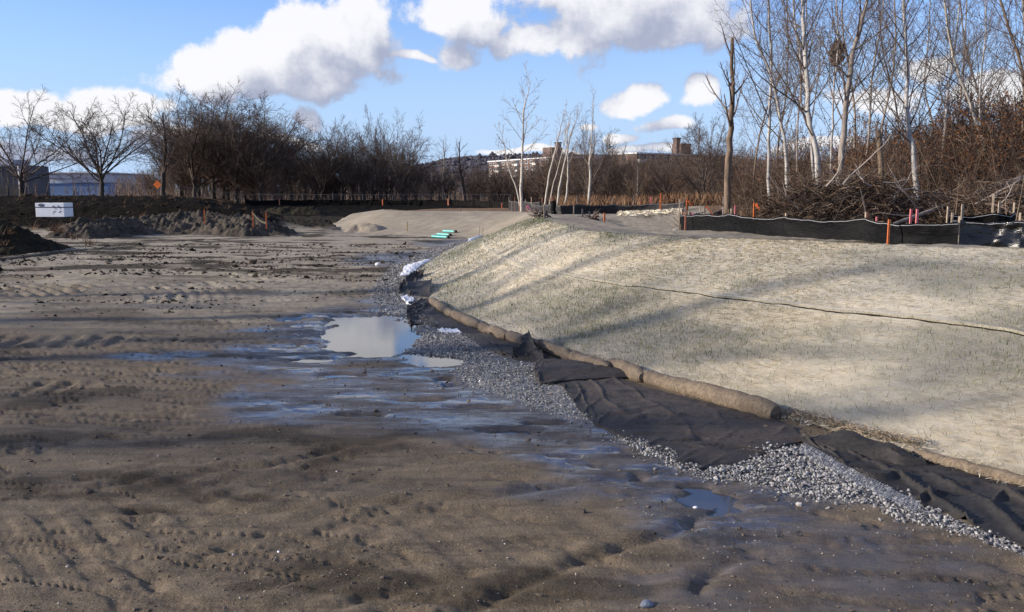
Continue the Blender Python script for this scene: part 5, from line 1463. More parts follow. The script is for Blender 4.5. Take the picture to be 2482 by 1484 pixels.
def stones(name, pts, size, mat, label, rs, flat=.75, kind='stuff', icos=True):
    phi = (1 + 5 ** .5) / 2
    I = np.array([[-1, phi, 0], [1, phi, 0], [-1, -phi, 0], [1, -phi, 0], [0, -1, phi], [0, 1, phi], [0, -1, -phi], [0, 1, -phi], [phi, 0, -1], [phi, 0, 1], [-phi, 0, -1], [-phi, 0, 1]]) / 1.9
    F = np.array([[0, 11, 5], [0, 5, 1], [0, 1, 7], [0, 7, 10], [0, 10, 11], [1, 5, 9], [5, 11, 4], [11, 10, 2], [10, 7, 6], [7, 1, 8], [3, 9, 4], [3, 4, 2], [3, 2, 6], [3, 6, 8], [3, 8, 9], [4, 9, 5], [2, 4, 11], [6, 2, 10], [8, 6, 7], [9, 8, 1]])
    if not icos:
        I = np.array([[1, 0, 0], [-1, 0, 0], [0, 1, 0], [0, -1, 0], [0, 0, 1], [0, 0, -1.0]]); F = np.array([[0, 2, 4], [2, 1, 4], [1, 3, 4], [3, 0, 4], [2, 0, 5], [1, 2, 5], [3, 1, 5], [0, 3, 5]])
    n = len(pts); k = len(I)
    V = I[None] * (1 + rs.normal(0, .17, (n, k, 1))) * (np.asarray(size).reshape(-1, 1, 1) * rs.uniform(.65, 1.25, (n, 1, 3)))
    V[..., 2] *= flat
    a = rs.uniform(0, 6.28, n); b = rs.normal(0, .5, n)
    cb, sb = np.cos(b)[:, None], np.sin(b)[:, None]; y, z = V[..., 1] * cb - V[..., 2] * sb, V[..., 1] * sb + V[..., 2] * cb
    ca, sa = np.cos(a)[:, None], np.sin(a)[:, None]; x, y = V[..., 0] * ca - y * sa, V[..., 0] * sa + y * ca
    V = np.stack([x, y, z], -1) + np.asarray(pts)[:, None, :]
    mb = MB(); mb.add(V.reshape(-1, 3), (F[None] + (np.arange(n) * k)[:, None, None]).reshape(-1, 3))
    return tag(mb.build(name, mat), label, kind=kind)

def build_gravel():
    rs = np.random.default_rng(17)
    for g, dens, size, ico, lab in ((1, 3600, .0105, True, 'pale crushed stone spread beside the nearest fabric sheets'), (0, 1150, .0115, False, 'grey crushed stone strip winding along the toe')):
        poly = np.array(GRAVEL_W[g]); lo, hi = poly.min(0) - .2, poly.max(0) + .2
        n = int((hi - lo).prod() * dens); x = rs.uniform(lo[0], hi[0], n); y = rs.uniform(lo[1], hi[1], n)
        d = np.where(inside(x, y, GRAVEL_W[g]), -1, 1) * polydist(x, y, [tuple(p) for p in poly] + [tuple(poly[0])])
        keep = rs.random(n) < sm(-d + .14 * fbm(x * 3, y * 3, 3, 9), -.08, .06) * .97 + .03 * (d < .2)
        if g == 0: keep &= rs.random(n) < np.interp(y, [0, 14, 17, 22], [1, 1, .35, .22])
        x, y, d = x[keep], y[keep], d[keep]; z = terrain(x, y) + rs.uniform(-.007, .013, len(x)) + .010 * sm(-d, 0, .15)
        sz = size * np.exp(rs.normal(-.08, .36, len(x))) * (1 if g else np.clip(y / 13, .8, 1.7))
        stones('gravel', np.stack([x, y, z], 1), sz, M['stone'], lab, rs, .8, icos=ico)
        print('stones', len(x))
    # clods and pebbles over the floor
    n = 17000; Y = 4.4 + 30 * rs.random(n) ** 1.6; u = rs.uniform(-80, 2560, n); x = (u - U0) / FPX * Y
    r, dt = zone(x, Y); cl = vnoise(x * .9, Y * 1.3, 44) * vnoise(x * 3, Y * 3, 45); keep = (r <= 0) & (rs.random(n) < .08 + 1.5 * np.maximum(0, cl - .28)); x, Y = x[keep], Y[keep]
    stones('mud_clods', np.stack([x, Y, terrain(x, Y) + .002], 1), np.exp(rs.normal(-4.8, .55, len(x))) * np.clip(Y / 9, .8, 2.2), M['clod'], 'small dark clods of mud scattered over the basin floor', rs, .6)
    # grit
    n = 9000; Y = 4.3 + 7 * rs.random(n) ** 1.5; u = rs.uniform(-80, 2560, n); x = (u - U0) / FPX * Y; r, dt = zone(x, Y); keep = (r <= 0) & (rs.random(n) < .25 + .75 * vnoise(x * 1.4, Y * 1.4, 46)); x, Y = x[keep], Y[keep]
    z = terrain(x, Y); ok = z > WATER_Z + .01; stones('grit', np.stack([x, Y, z + .001], 1)[ok], np.exp(rs.normal(-5.5, .4, ok.sum())), M['grit'], 'fine grit on the near mud', rs, .7, icos=False)
    # flakes and crumbs of topsoil dropped over the middle of the floor
    n = 26000; Y = 9.5 + 29 * rs.random(n) ** .8; u = rs.uniform(-80, 1250, n); x = (u - U0) / FPX * Y
    r, dt = zone(x, Y); cl = fbm(x * .5 + Y * .15, Y * 1.3, 5, 95) + .25 * sm(Y, 20, 30) - .12 * (Y < 14); keep = (r <= 0) & (rs.random(n) < sm(cl, .12, .55) * .8 + .012) & (dt > .8); x, Y = x[keep], Y[keep]
    z = terrain(x, Y); ok = z > WATER_Z + .02; x, Y, z = x[ok], Y[ok], z[ok]
    stones('topsoil_crumbs', np.stack([x, Y, z + .006], 1), np.exp(rs.normal(-3.75, .55, len(x))) * np.clip(Y / 22, .55, 1.2), M['clod_dark'], 'dark topsoil crumbs strewn over the pale mud', rs, .55, icos=False)
    # roughly broken topsoil at the banks
    n = 4000; Y = rs.uniform(33, 62, n); x = rs.uniform(-34, -9, n); r, dt = zone(x, Y)
    z = terrain(x, Y); keep = (r <= 0) & (z > .12); stones('soil_lumps', np.stack([x, Y, z], 1)[keep], np.exp(rs.normal(-2.9, .5, keep.sum())), M['clod_dark'], 'dark lumps of broken topsoil on the left bank', rs, .6)
    # single stones one can point at
    for (u, v, sz, m, lab) in ((1685, 1224, .026, 'white_film', 'small white stone at the rim of the blue puddle'), (1568, 1466, .038, 'stone_blue', 'blue grey stone lying alone in the near mud'), (916, 644, .10, 'white_film', 'pale rock on the far side of the gravel strip'),
                               (1415, 1240, .022, 'rock_dark', 'dark lump of mud alone on the near floor'), (675, 1336, .014, 'white_film', 'tiny white pebble on the near left mud')):
        p = P(u, v); p[2] = th(p[0], p[1]) + sz * .35
        if m not in M: M[m] = simple(m, (.11, .13, .17) if m == 'stone_blue' else (.03, .024, .02), .6, .2, 20)
        rr = np.random.default_rng(int(u)); o = stones('stone', p[None], np.array([sz * 1.3]), M[m], None, rr, .7, kind=None)
        o.data.transform(__import__('mathutils').Matrix.Translation(-Vector(p))); o.location = p
        sd3 = o.modifiers.new('soft', 'SUBSURF'); sd3.levels = sd3.render_levels = 1
        tag(o, lab, 'stone')
build_gravel()

# ------------------------------------------------------------------ spoil piles
def pile_obj(name, ridge, w, h, label, seed, cat='soil pile', amp=.16, grassy=False):
    """heaped soil along a ridge line (world xy), flat base under the floor"""
    ridge = smooth_poly([np.array([*p, 0.0]) for p in ridge], 8)[:, :2]
    lo = ridge.min(0) - w * 1.25; hi = ridge.max(0) + w * 1.25
    nx, ny = int((hi[0] - lo[0]) / .07), int((hi[1] - lo[1]) / .10); nx = min(nx, 300); ny = min(ny, 110)
    x, y = np.meshgrid(np.linspace(lo[0], hi[0], nx), np.linspace(lo[1], hi[1], ny))
    d = polydist(x, y, [tuple(p) for p in ridge]); lump = fbm(x * .9, y * .9, 3, seed)
    f = np.clip(1 - d / (w * (1 + .35 * lump)), 0, 1)
    z0 = terrain(x, y)
    z = z0 - .12 + (h + .1) * f ** .9 * (1 + .25 * lump) + f.clip(0, .35) / .35 * (np.abs(fbm(x * 2.9, y * 2.9, 5, seed + 1)) * amp * 1.5 + fbm(x * 8, y * 8, 3, seed + 2) * amp * .5)
    mb = MB(); mb.add(np.stack([x, y, z], -1).reshape(-1, 3), grid_faces(ny, nx))
    c = (lo + hi) / 2
    o = mb.build(name, M['spoil_grassy' if grassy else 'spoil_tan' if 'tan' in label else 'spoil'], origin=(c[0], c[1], 0), smooth=True)
    tag(o, label, cat)
pile_obj('soil_pile', [P(215, 574)[:2], P(330, 566)[:2], P(450, 564)[:2], P(560, 566)[:2], P(625, 569)[:2]], 2.3, .80, 'long lumpy grey spoil heap in front of the dark bank', 101, amp=.30)
pile_obj('soil_pile', [(-27, 32.5), (-22.8, 33.4), (-20.2, 34.1)], 2.2, 1.2, 'dark turfy mound at the left edge below the white box', 102, amp=.2, grassy=True)
pile_obj('soil_pile', [PY(660, 530, 70)[:2], PY(760, 530, 70)[:2]], 1.5, .55, 'low dark heap before the far black fence', 103, amp=.1, grassy=True)
pile_obj('soil_pile', [P(862, 563)[:2], P(905, 563)[:2]], .9, .38, 'small tan heap at the foot of the bare far slope', 104, amp=.06)

# dry tufts on the left bank and mound
def build_tufts():
    rs = np.random.default_rng(55); V = []; 
    for i in range(130):
        if i < 60: x, y = rs.uniform(-27, -17.5), rs.uniform(31.5, 36)
        else: x, y = rs.uniform(-34, -14), rs.uniform(49, 60)
        z = th(x, y) + (1.0 * max(0, 1 - abs(y - 33.5) / 2.6) if i < 60 else 0)
        for k in range(26):
            a = rs.uniform(0, 6.28); l = rs.uniform(.15, .5); w = .012; b = np.array([x + rs.normal(0, .1), y + rs.normal(0, .1), z - .05]); t = b + np.array([math.cos(a) * l * .8, math.sin(a) * l * .8, l * rs.uniform(.4, 1)])
            s = np.array([-math.sin(a) * w, math.cos(a) * w, 0]); V += [b - s, b + s, t]
    mb = MB(); mb.add(np.array(V), np.arange(len(V)).reshape(-1, 3)); tag(mb.build('dry_tufts', M['reed']), 'dry grass tufts on the dark left bank', kind='stuff')
build_tufts()

# ------------------------------------------------------------------ silt fences
def fence(name, path, h, label, group, mat='film', cord=True, stakes=(), stakemats=None, seed=1, wr=.02, sag=.05, bay=2.2, mudspot=None, behind=False, stake_h=.25, flare=0.0):
    pts = smooth_poly([np.array([p[0], p[1], 0]) for p in path], 10)[:, :2]
    L = np.concatenate([[0], np.cumsum(np.linalg.norm(np.diff(pts, axis=0), axis=1))]); n = int(max(40, min(600, L[-1] / .06)))
    s = np.linspace(0, L[-1], n); x = np.interp(s, L, pts[:, 0]); y = np.interp(s, L, pts[:, 1])
    tx = np.gradient(x); ty = np.gradient(y); ln = np.hypot(tx, ty); nx, ny = ty / ln, -tx / ln       # towards the camera side
    flip = np.where(nx * (-x) + ny * (-y) < 0, -1, 1); nx *= flip; ny *= flip
    base = terrain(x, y); nb = max(1, round(L[-1] / bay)); bl = L[-1] / nb
    ph = (s / bl) % 1.0
    top = h * (1 + .10 * fbm(s * .35, s * 0, 2, seed)) - sag * np.sin(math.pi * ph) ** .8
    m = 14; t = np.linspace(-.12, 1, m)
    off = wr * (fbm(s[:, None] * 1.3 + t[None] * .6, t[None] * 3 + s[:, None] * .2, 3, seed + 3) + .8 * fbm(s[:, None] * 6.0 + t[None] * 2.2 * np.sign(.5 - ph)[:, None], t[None] * 1.2, 3, seed + 4)) + .05 * np.sin(math.pi * ph)[:, None] * t[None].clip(0) ** 2
    off = off + flare * (1 - t[None].clip(0, 1)) ** 2
    X = x[:, None] + nx[:, None] * off; Y = y[:, None] + ny[:, None] * off; Z = base[:, None] + top[:, None] * t[None]
    V = np.stack([X, Y, Z], -1); root = empty(name, (x[0], y[0], base[0])); o = tuple(root.location); o = (x[0], y[0], float(base[0]))
    tag(root, label, 'silt fence', group)
    # one film per bay
    for b in range(nb):
        i0 = np.searchsorted(s, b * bl - 1e-6); i1 = min(n - 1, np.searchsorted(s, (b + 1) * bl - 1e-6))
        if i1 - i0 < 1: continue
        W = V[i0:i1 + 1]; k = i1 - i0 + 1
        thick = np.stack([nx[i0:i1 + 1], ny[i0:i1 + 1], 0 * nx[i0:i1 + 1]], -1)[:, None, :] * -.004
        mb = MB(); mb.add(W.reshape(-1, 3), grid_faces(k, m)); mb.add((W + thick).reshape(-1, 3), grid_faces(k, m)[:, ::-1])
        mb.add(np.concatenate([W[:, -1], (W + thick)[:, -1]]), grid_faces(2, k))
        mb.build('film', M[mat], root, o, smooth=True)
    if cord:
        mb = MB(); tube(mb, V[:, -1] * [1, 1, 1] + np.stack([nx, ny, 0 * nx], -1) * .008 + np.array([0, 0, -.035]), .005, 4); mb.build('cord', M['cord'], root, o)
    for b in range(nb + 1):
        i = min(n - 1, int(b * bl / L[-1] * (n - 1))); sg = 1 if not cord else -1
        mb = MB(); rz = math.atan2(ty[i], tx[i])
        hh = top[i] + stake_h * (.4 + .8 * _perm[(b * 37 + seed * 11) % 999]); box(mb, (x[i] + sg * nx[i] * (.035 if cord else .16), y[i] + sg * ny[i] * (.035 if cord else .16), base[i] + hh / 2 - .1), ((.035, .035, hh + .2) if cord else (.10, .05, hh + .2)), rz)
        mm = (stakemats or ['wood'])[b % len(stakemats or ['wood'])]
        mb.build('stake', M[mm], root, o)
    return V

FA = np.array(at(1646, 24.8)[:2])
FR = [FA, at(1720, 23.6)[:2], at(1870, 21.0)[:2], at(2000, 19.6)[:2], at(2120, 18.4)[:2], at(2180, 17.6)[:2], at(2315, 16.9)[:2]]
GS = 'black silt fences round the basin'
fence('silt_fence', FR, .50, 'black silt fence with white top cord behind the crest of the straw slope', GS, seed=3, wr=.016, sag=.06, bay=2.1, stake_h=.12)
fence('silt_fence', [at(2300, 17.15)[:2], at(2340, 17.1)[:2], at(2395, 17.0)[:2], at(2440, 16.8)[:2], at(2520, 16.5)[:2], at(2640, 16.3)[:2]], .52, 'crumpled shiny black film fence at the right edge', GS, mat='film_shiny', seed=5, wr=.10, sag=.03, bay=1.3, stake_h=.15, flare=.16)
fence('silt_fence', [at(2290, 17.75)[:2], at(2360, 17.8)[:2], at(2412, 17.7)[:2], at(2450, 18.2)[:2]], .66, 'second black film rising behind the crumpled shiny fence', GS, mat='film_black', seed=6, wr=.05, sag=.05, bay=1.0, stake_h=.35)
fence('silt_fence', [FA + [0, .05], at(1648, 28)[:2], at(1650, 33)[:2], at(1655, 40)[:2], at(1662, 47)[:2]], .62, 'black silt fence running away from the fence corner', GS, mat='film_black', seed=7, wr=.03, bay=3.0, stakemats=['wood', 'wood_dark', 'orange'], stake_h=.35)
fence('silt_fence', [at(1286, 55)[:2], at(1318, 54)[:2], at(1352, 52)[:2], at(1375, 52)[:2], at(1450, 53)[:2], at(1540, 53)[:2], at(1600, 52.5)[:2], at(1652, 51)[:2]], .60, 'grey black silt fence before the dead grass beyond the flat top', GS, mat='film_dull', seed=9, wr=.03, sag=.10, bay=2.6, stakemats=['wood', 'dull_orange', 'wood_dark'], stake_h=.5)
fence('silt_fence', [at(1690, 43)[:2], at(1720, 42)[:2], at(1760, 42)[:2], at(1830, 43)[:2], at(1900, 45)[:2]], .55, 'sagging silt fence with white top behind the dead trunk', GS, mat='film_dull', seed=11, wr=.03, sag=.14, bay=3.0, stakemats=['wood'], stake_h=.5)
fence('silt_fence', [at(600, 86)[:2], at(700, 88)[:2], at(900, 88)[:2], at(1100, 86)[:2], at(1200, 80)[:2], at(1238, 74)[:2]], .62, 'long low black fence across the far side of the basin', GS, mat='film_black', cord=False, seed=13, wr=.04, sag=.06, bay=3.4, stakemats=['film_black', 'dull_orange', 'film_black', 'film_black', 'orange'], stake_h=.1)
fence('silt_fence', [at(1232, 66)[:2], at(1254, 63)[:2], at(1290, 61)[:2], at(1312, 60)[:2]], .75, 'short grey silt fence at the foot of the straight pale tree', GS, mat='film_dull', seed=15, wr=.04, sag=.08, bay=2.0, stakemats=['wood', 'dull_orange'], stake_h=.3)
# gathered end of a film roll standing at the join
p = at(1340, 51.6); mb = MB(); q = [p + np.array([.03 * math.sin(i * 2.1), 0, z]) for i, z in enumerate(np.linspace(-.05, .82, 6))]; tube(mb, q, [.16, .17, .15, .16, .17, .14], 10)
tag(mb.build('film_roll', M['film_black'], origin=tuple(p), smooth=True), 'black film roll standing upright at the join of the far fence', 'film roll')
# mud smear on the film
def build_smear():
    p = at(2245, 17.28); p[2] = th(p[0], p[1]) + .27; n = NT('dried_mud'); n.set('Base Color', n.mix(n.rng(n.noise(9, 4), .35, .65), (.15, .09, .06), (.24, .15, .10))); n.set('Roughness', .95)
    mb = MB(); k = 22; a = np.arange(k) * 2 * math.pi / k; rr = 1 + .18 * np.sin(a * 3 + 1) + .1 * np.sin(a * 7)
    R_ = np.array([0, .4, .75, 1.0]); hh = np.array([.035, .03, .018, 0])
    d = np.array(at(2315, 16.9)[:2]) - np.array(at(2180, 17.6)[:2]); d /= np.linalg.norm(d); nn = np.array([-abs(d[1]), -abs(d[0])])
    V = []
    for r, h in zip(R_[1:], hh[1:]):
        for i in range(k): V.append([p[0] + d[0] * math.cos(a[i]) * r * .27 * rr[i] + nn[0] * h, p[1] + d[1] * math.cos(a[i]) * r * .27 * rr[i] + nn[1] * h, p[2] + math.sin(a[i]) * r * .16 * rr[i]])
    V = [[p[0] + nn[0] * .035, p[1] + nn[1] * .035, p[2]]] + V
    F3 = [[0, 1 + i, 1 + (i + 1) % k] for i in range(k)]; mb.add(V, F3)
    mb.f.append(np.array([[1 + j * k + i, 1 + (j + 1) * k + i, 1 + (j + 1) * k + (i + 1) % k, 1 + j * k + (i + 1) % k] for j in range(2) for i in range(k)])); mb.mi.append(np.zeros(2 * k))
    tag(mb.build('mud_splat', n.m, origin=tuple(p), smooth=True), 'brown patch of dried mud stuck on the right silt fence', 'mud splat')
build_smear()

# ------------------------------------------------------------------ stakes
def stake(p, h, mat, label, group, top=None, w=.04, ribbon=None, lean=(0, 0)):
    p = np.array(p, float); root = empty('survey_stake', tuple(p)); tag(root, label, 'stake', group)
    mb = MB(); hh = h if not top else h * .6
    box(mb, (p[0], p[1], p[2] + hh / 2 - .05), (w, w * .5, hh + .1), .2, tilt=(lean[0] * .6, lean[1])); mb.build('shaft', M[mat], root, p)
    if top:
        mb = MB(); box(mb, (p[0] + lean[0] * .6, p[1], p[2] + h * .8 + .001), (w * 1.04, w * .54, h * .4), .2, tilt=(lean[0] * .4, lean[1])); mb.build('painted_top', M[top], root, p)
    if ribbon:
        a = p + np.array([lean[0] + .01, -.02, h * .9]); k = 6; t = np.linspace(0, 1, k)
        l = ribbon[1]; c = np.stack([a[0] + l * .7 * t + .02 * np.sin(t * 7), a[1] - .03 * t, a[2] - l * .75 * t ** 1.5], 1)
        mb = MB(); V = np.concatenate([c, c + np.array([.012, .012, .07])]); mb.add(V, grid_faces(2, k)); mb.add(V + np.array([0, .003, 0]), grid_faces(2, k)[:, ::-1]); mb.build('ribbon', M[ribbon[0]], root, p)
    return root
SG = 'survey stakes'
ST = [  # u, Y, height, shaft, top, label, ribbon
    (1658, 24.3, .46, 'dull_orange', None, 'faded orange stake at the near corner of the right fence', None),
    (2148, 17.55, .54, 'orange', None, 'bright orange stake standing before the right black fence', None),
    (2094, 18.9, .62, 'orange', None, 'orange stake tip showing above the right black fence', None),
    (2118, 18.6, .54, 'pink', None, 'short pink stake tip above the right black fence', None),
    (2199, 17.9, .74, 'wood', 'pink', 'left one of two pink topped stakes behind the right fence', None),
    (2214, 17.8, .74, 'wood', 'pink', 'right one of two pink topped stakes behind the right fence', None),
    (2322, 17.4, .86, 'wood', None, 'tall weathered wood stake where the shiny film begins', None),
    (2410, 18.0, .88, 'wood', None, 'tall weathered wood stake behind the raised black film', None),
    (1777, 23.4, .68, 'pink', None, 'pink stake in the cut brush right of the fence corner', None),
    (1822, 22.6, .76, 'orange', None, 'orange stake with loose flagging in the cut brush', ('ribbon_orange', .16)),
    (1463, 36.5, .42, 'orange', None, 'orange stake standing on the bare flat top', None),
    (1410, 40, .40, 'wood_dark', None, 'brown stake on the bare flat top left of the orange one', None),
    (1442, 44, .42, 'dull_orange', None, 'far thin orange stake on the bare flat top', None),
    (1427, 45, .40, 'wood_dark', None, 'far thin brown stake on the bare flat top', None),
    (1318, 28.5, .45, 'wood', None, 'pale grey stake at the peak of the straw slope', None),
    (1533, 53.2, 1.1, 'wood_dark', None, 'dark post standing behind the far grey fence', None),
    (1549, 53.4, .8, 'dull_orange', None, 'short reddish post behind the far grey fence', None),
    (1573, 53.2, 1.0, 'pink', None, 'pink post behind the far grey fence', None),
    (1597, 51.5, 1.15, 'orange', None, 'orange post before the far grey fence', None),
    (1660, 46, .95, 'orange', 'orange', 'orange stake with bright flag at the back of the pit', ('ribbon_orange', .35)),
    (1668, 38, .9, 'wood_dark', None, 'dark stake with hanging pink ribbon along the receding fence', ('ribbon_pink', .55)),
    (1703, 41.5, 1.0, 'wood', None, 'stake with orange flagging left of the dead trunk', ('ribbon_orange', .6)),
    (1748, 41.5, 1.0, 'cord', None, 'pale lilac stake just left of the dead trunk', None),
    (1802, 42.5, 1.0, 'wood', None, 'stake with pink flag right of the dead trunk', ('ribbon_pink', .35)),
    (1258, 60, 1.1, 'dull_orange', None, 'leaning orange stake left of the straight pale tree', None),
    (1241, 56, .7, 'wood', None, 'pale stake at the top edge of the bare far slope', None),
    (1276, 55, .5, 'pink', None, 'pink flagged stake at the foot of the straight pale tree', ('ribbon_pink', .3)),
    (1297, 52, .55, 'wood', None, 'wood stake before the short grey fence', None),
    (1389, 50.5, .55, 'wood', None, 'wood stake before the far grey fence near the film roll', None),
    (1116, 56, .35, 'wood', None, 'tiny pale stake on the crest of the bare far slope', None),
    (988, 47.5, .55, 'yellow', None, 'thin yellow stake on the bare far slope', None),
    (501, 46, .65, 'orange', None, 'lone orange stake behind the long spoil heap', None),
]
for (u, Y, h, m, top, lab, rb) in ST:
    pp = at(u, Y)
    if u == 501: pp[2] = PY(501, 538, Y)[2]
    stake(pp, h, m, lab, SG, top, w=.045 if Y < 30 else .07, ribbon=rb, lean=(.15 if 'leaning' in lab else 0, 0))
for i, (u, v) in enumerate(((1162, 575), (1170, 577))):
    p = P(u, v + 6); p[2] = th(p[0], p[1]); h = (30 if i == 0 else 24) / FPX * p[1]
    mb = MB(); tube(mb, [p, p + [0, 0, h * .6], p + [.01, 0, h]], .012, 5); tag(mb.build('rebar_rod', M['brown'], origin=tuple(p)), ('taller' if i == 0 else 'shorter') + ' thin brown rod standing in the gravel beyond the slope', 'rod', 'thin rods in the gravel')
# pair of stakes with a sagging tape
a = at(617, 38.6); b = at(649, 39); a[2] = PY(617, 546, 38.6)[2]; b[2] = PY(649, 550, 39)[2]
stake(a, .62, 'orange', 'left orange stake of the taped pair', SG, w=.055); stake(b, .66, 'orange', 'right orange stake of the taped pair', SG, w=.055)
mb = MB(); t = np.linspace(0, 1, 9); c = a + np.array([0, -.03, .52]) + (b - a)[None] * t[:, None] + np.array([0, 0, 1.0])[None] * (-.40 * t - .10 * np.sin(math.pi * t))[:, None]
V = np.concatenate([c, c + [0, .01, .085]]); mb.add(V, grid_faces(2, 9)); mb.add(V + [0, .004, 0], grid_faces(2, 9)[:, ::-1]); tag(mb.build('barrier_tape', M['yellow'], origin=tuple(a)), 'tan tape sagging between two orange stakes', 'tape')

# ------------------------------------------------------------------ chain link fence
def build_chainlink():
    A = at(445, 90); B = at(1236, 93); d = B - A; L = np.hypot(d[0], d[1]); d = d / L; root = empty('chain_link_fence', tuple(A)); tag(root, 'grey chain link fence in front of the far trees', 'chain link fence'); o = tuple(A); h = 1.1
    z = lambda s: th(*(A + d * s)[:2])
    n = int(L / 3); zs = [z(L * i / n) for i in range(n + 1)]
    for i in range(n + 1):
        p = A + d * L * i / n; mb = MB(); tube(mb, [(p[0], p[1], zs[i] - .1), (p[0], p[1], zs[i] + h + .05)], .035, 5); mb.build('post', M['steel'], root, o)
    mb = MB(); tube(mb, [(*(A + d * L * i / n)[:2], zs[i] + h) for i in range(n + 1)], .02, 4); mb.build('top_rail', M['steel'], root, o)
    tw = Twigs(); s = 0
    for i in range(int(L / .22)):
        for sg in (1, -1):
            s0 = i * .22; s1 = s0 + sg * h
            if s1 < 0 or s1 > L: continue
            p = A + d * s0; q = A + d * s1; tw.add(np.array([[p[0], p[1], zs[int(s0 / L * n)]], [q[0], q[1], zs[int(s0 / L * n)] + h]]), .0045)
    mb = MB(); tw.flush(mb); m_ = mb.build('wire_mesh', M['steel'], root, o); m_['kind'] = 'stuff'
build_chainlink()

# ------------------------------------------------------------------ white site box
def build_box():
    p = at(142, 45); p[2] = th(p[0], p[1]); w = 70 / FPX * 45; h = 34.5 / FPX * 45; d = .85; zb = PY(142, 526, 45)[2]
    o = (p[0], 45.0, zb); root = empty('equipment_box', o); tag(root, 'white equipment box with dark blue band and oval badge on the dark bank', 'equipment box')
    rz = -.05
    def B(name, c, s, m, par=root, off=o):
        mb = MB(); cz, sz = math.cos(rz), math.sin(rz)
        box(mb, (o[0] + c[0] * cz - c[1] * sz, o[1] + c[0] * sz + c[1] * cz, zb + c[2]), s, rz); ob = mb.build(name, M[m], par, off)
        bv = ob.modifiers.new('bevel', 'BEVEL'); bv.width = .012; bv.segments = 2; return ob
    B('cabinet', (0, 0, h * .32), (w, d, h * .62), 'white'); B('band', (0, 0, h * .66), (w * 1.004, d * 1.004, h * .07), 'navy'); B('lid', (0, 0, h * .83), (w, d, h * .28), 'white')
    B('skid', (-w * .35, 0, -.05), (.12, d * .9, .12), 'black'); B('skid', (w * .35, 0, -.05), (.12, d * .9, .12), 'black')
    for c in (.12, .3): B('latch', (w * c, -d / 2 - .012, h * .73), (.03, .03, .12), 'black')
    for c in (.18, .25, .38): B('marking', (w * c, -d / 2 - .004, h * .56), (.035, .012, .035), 'black')
    for c0 in (.15, .35):
        for k in range(3): B('marking', (w * (c0 - .03 + .03 * k), -d / 2 - .004, h * (.33 + .04 * k)), (.07, .012, .028), 'navy' if k else 'dull_orange')
    B('caution_plate', (w * .10, -d / 2 - .005, h * .24), (.06, .012, .03), 'yellow'); B('cap', (-w * .05, -d * .2, h * .985), (.12, .12, .04), 'black')
    def ell(name, rx, rz_, y, m, inner=None):
        k = 28; a = np.arange(k) * 2 * math.pi / k; mb = MB(); cx, cz0 = -w * .29, h * .82
        V = np.stack([cx + rx * np.cos(a), np.full(k, y), cz0 + rz_ * np.sin(a)], 1); V2 = V.copy(); V2[:, 1] = -d / 2
        W_ = np.concatenate([V, V2]); c_, s_ = math.cos(rz), math.sin(rz); W_ = np.stack([o[0] + W_[:, 0] * c_ - W_[:, 1] * s_, o[1] + W_[:, 0] * s_ + W_[:, 1] * c_, zb + W_[:, 2]], 1)
        mb.add(W_, [[i, (i + 1) % k, (i + 1) % k + k, i + k] for i in range(k)]); mb.f.append(np.array([list(range(k))])); mb.mi.append(np.zeros(1)); return mb.build(name, M[m], root, o)
    ell('badge', .165, .085, -d / 2 - .008, 'navy'); ell('badge_ring', .15, .072, -d / 2 - .010, 'cord'); ell('badge_field', .138, .06, -d / 2 - .012, 'navy')
    for k in range(5): B('badge_letter', (-w * .29 - .075 + .038 * k, -d / 2 - .014, h * .82), (.016, .01, .04), 'cord')
build_box()

# ------------------------------------------------------------------ teal pipes
def build_pipes():
    for i, (u0, v0, u1, v1, r, lab) in enumerate(((1047, 576, 1084, 578, .065, 'nearest teal plastic pipe with open dark end'), (1060, 573.8, 1089, 575.2, .065, 'middle teal plastic pipe behind the nearest one'), (1074, 572, 1102, 573.2, .065, 'farthest teal plastic pipe with dark open end'))):
        a = P(u0, v0); b = P(u1, v1); a[2] = th(*a[:2]) + r; b[2] = th(*b[:2]) + r; o = tuple(a); root = empty('teal_pipe', o); tag(root, lab, 'pipe', 'teal pipes on the mud')
        d = (b - a) / np.linalg.norm(b - a); mb = MB(); tube(mb, [a, b], r, 16, cap=False); tube(mb, [a, a + d * .01], r, 16); mb.build('barrel', M['teal'], root, o, True)
        mb = MB(); tube(mb, [b - d * .02, b + d * .10], r * 1.12, 16, cap=False); mb.build('bell', M['pipe_in'] if i != 1 else M['pipe_in'], root, o, True)
        mb = MB(); tube(mb, [b + d * .02, b + d * .05], r * 1.05, 16); mb.build('bore', M['pipe_in'], root, o)
build_pipes()

# ------------------------------------------------------------------ root clumps and the corner boulder
def clump(u, Y, r, label, seed, mat='twig_pale', mat2='twig'):
    p = at(u, Y); rs = np.random.default_rng(seed); root = empty('root_clump', tuple(p)); tag(root, label, 'root clump', 'root clumps on the flat top')
    for j, (m, n) in enumerate(((mat, 16), (mat2, 26))):
        tw = Twigs()
        for i in range(n):
            a = rs.uniform(0, 6.28); s, q = shoot(p + np.array([rs.normal(0, r * .35), rs.normal(0, r * .3), rs.uniform(.0, r * .45)]), (math.cos(a), math.sin(a) * .5, rs.normal(.15, .35)), r * rs.uniform(.5, 1.3), rs.uniform(.012, .035), 5, rs, -.02, .25)
            tw.add(s, q, 5)
        mb = MB(); tw.flush(mb); mb.build('root', M[m], root, tuple(p), True)
clump(1308, 29.5, .42, 'pale torn roots lying at the peak of the straw slope', 1)
clump(1437, 40, .42, 'dark root clump on the bare flat top', 2, 'twig', 'twig_dark')
M['boulder'] = simple('boulder_stone', (.21, .19, .17), .9, .2, 6, bump=.5, bscale=8)
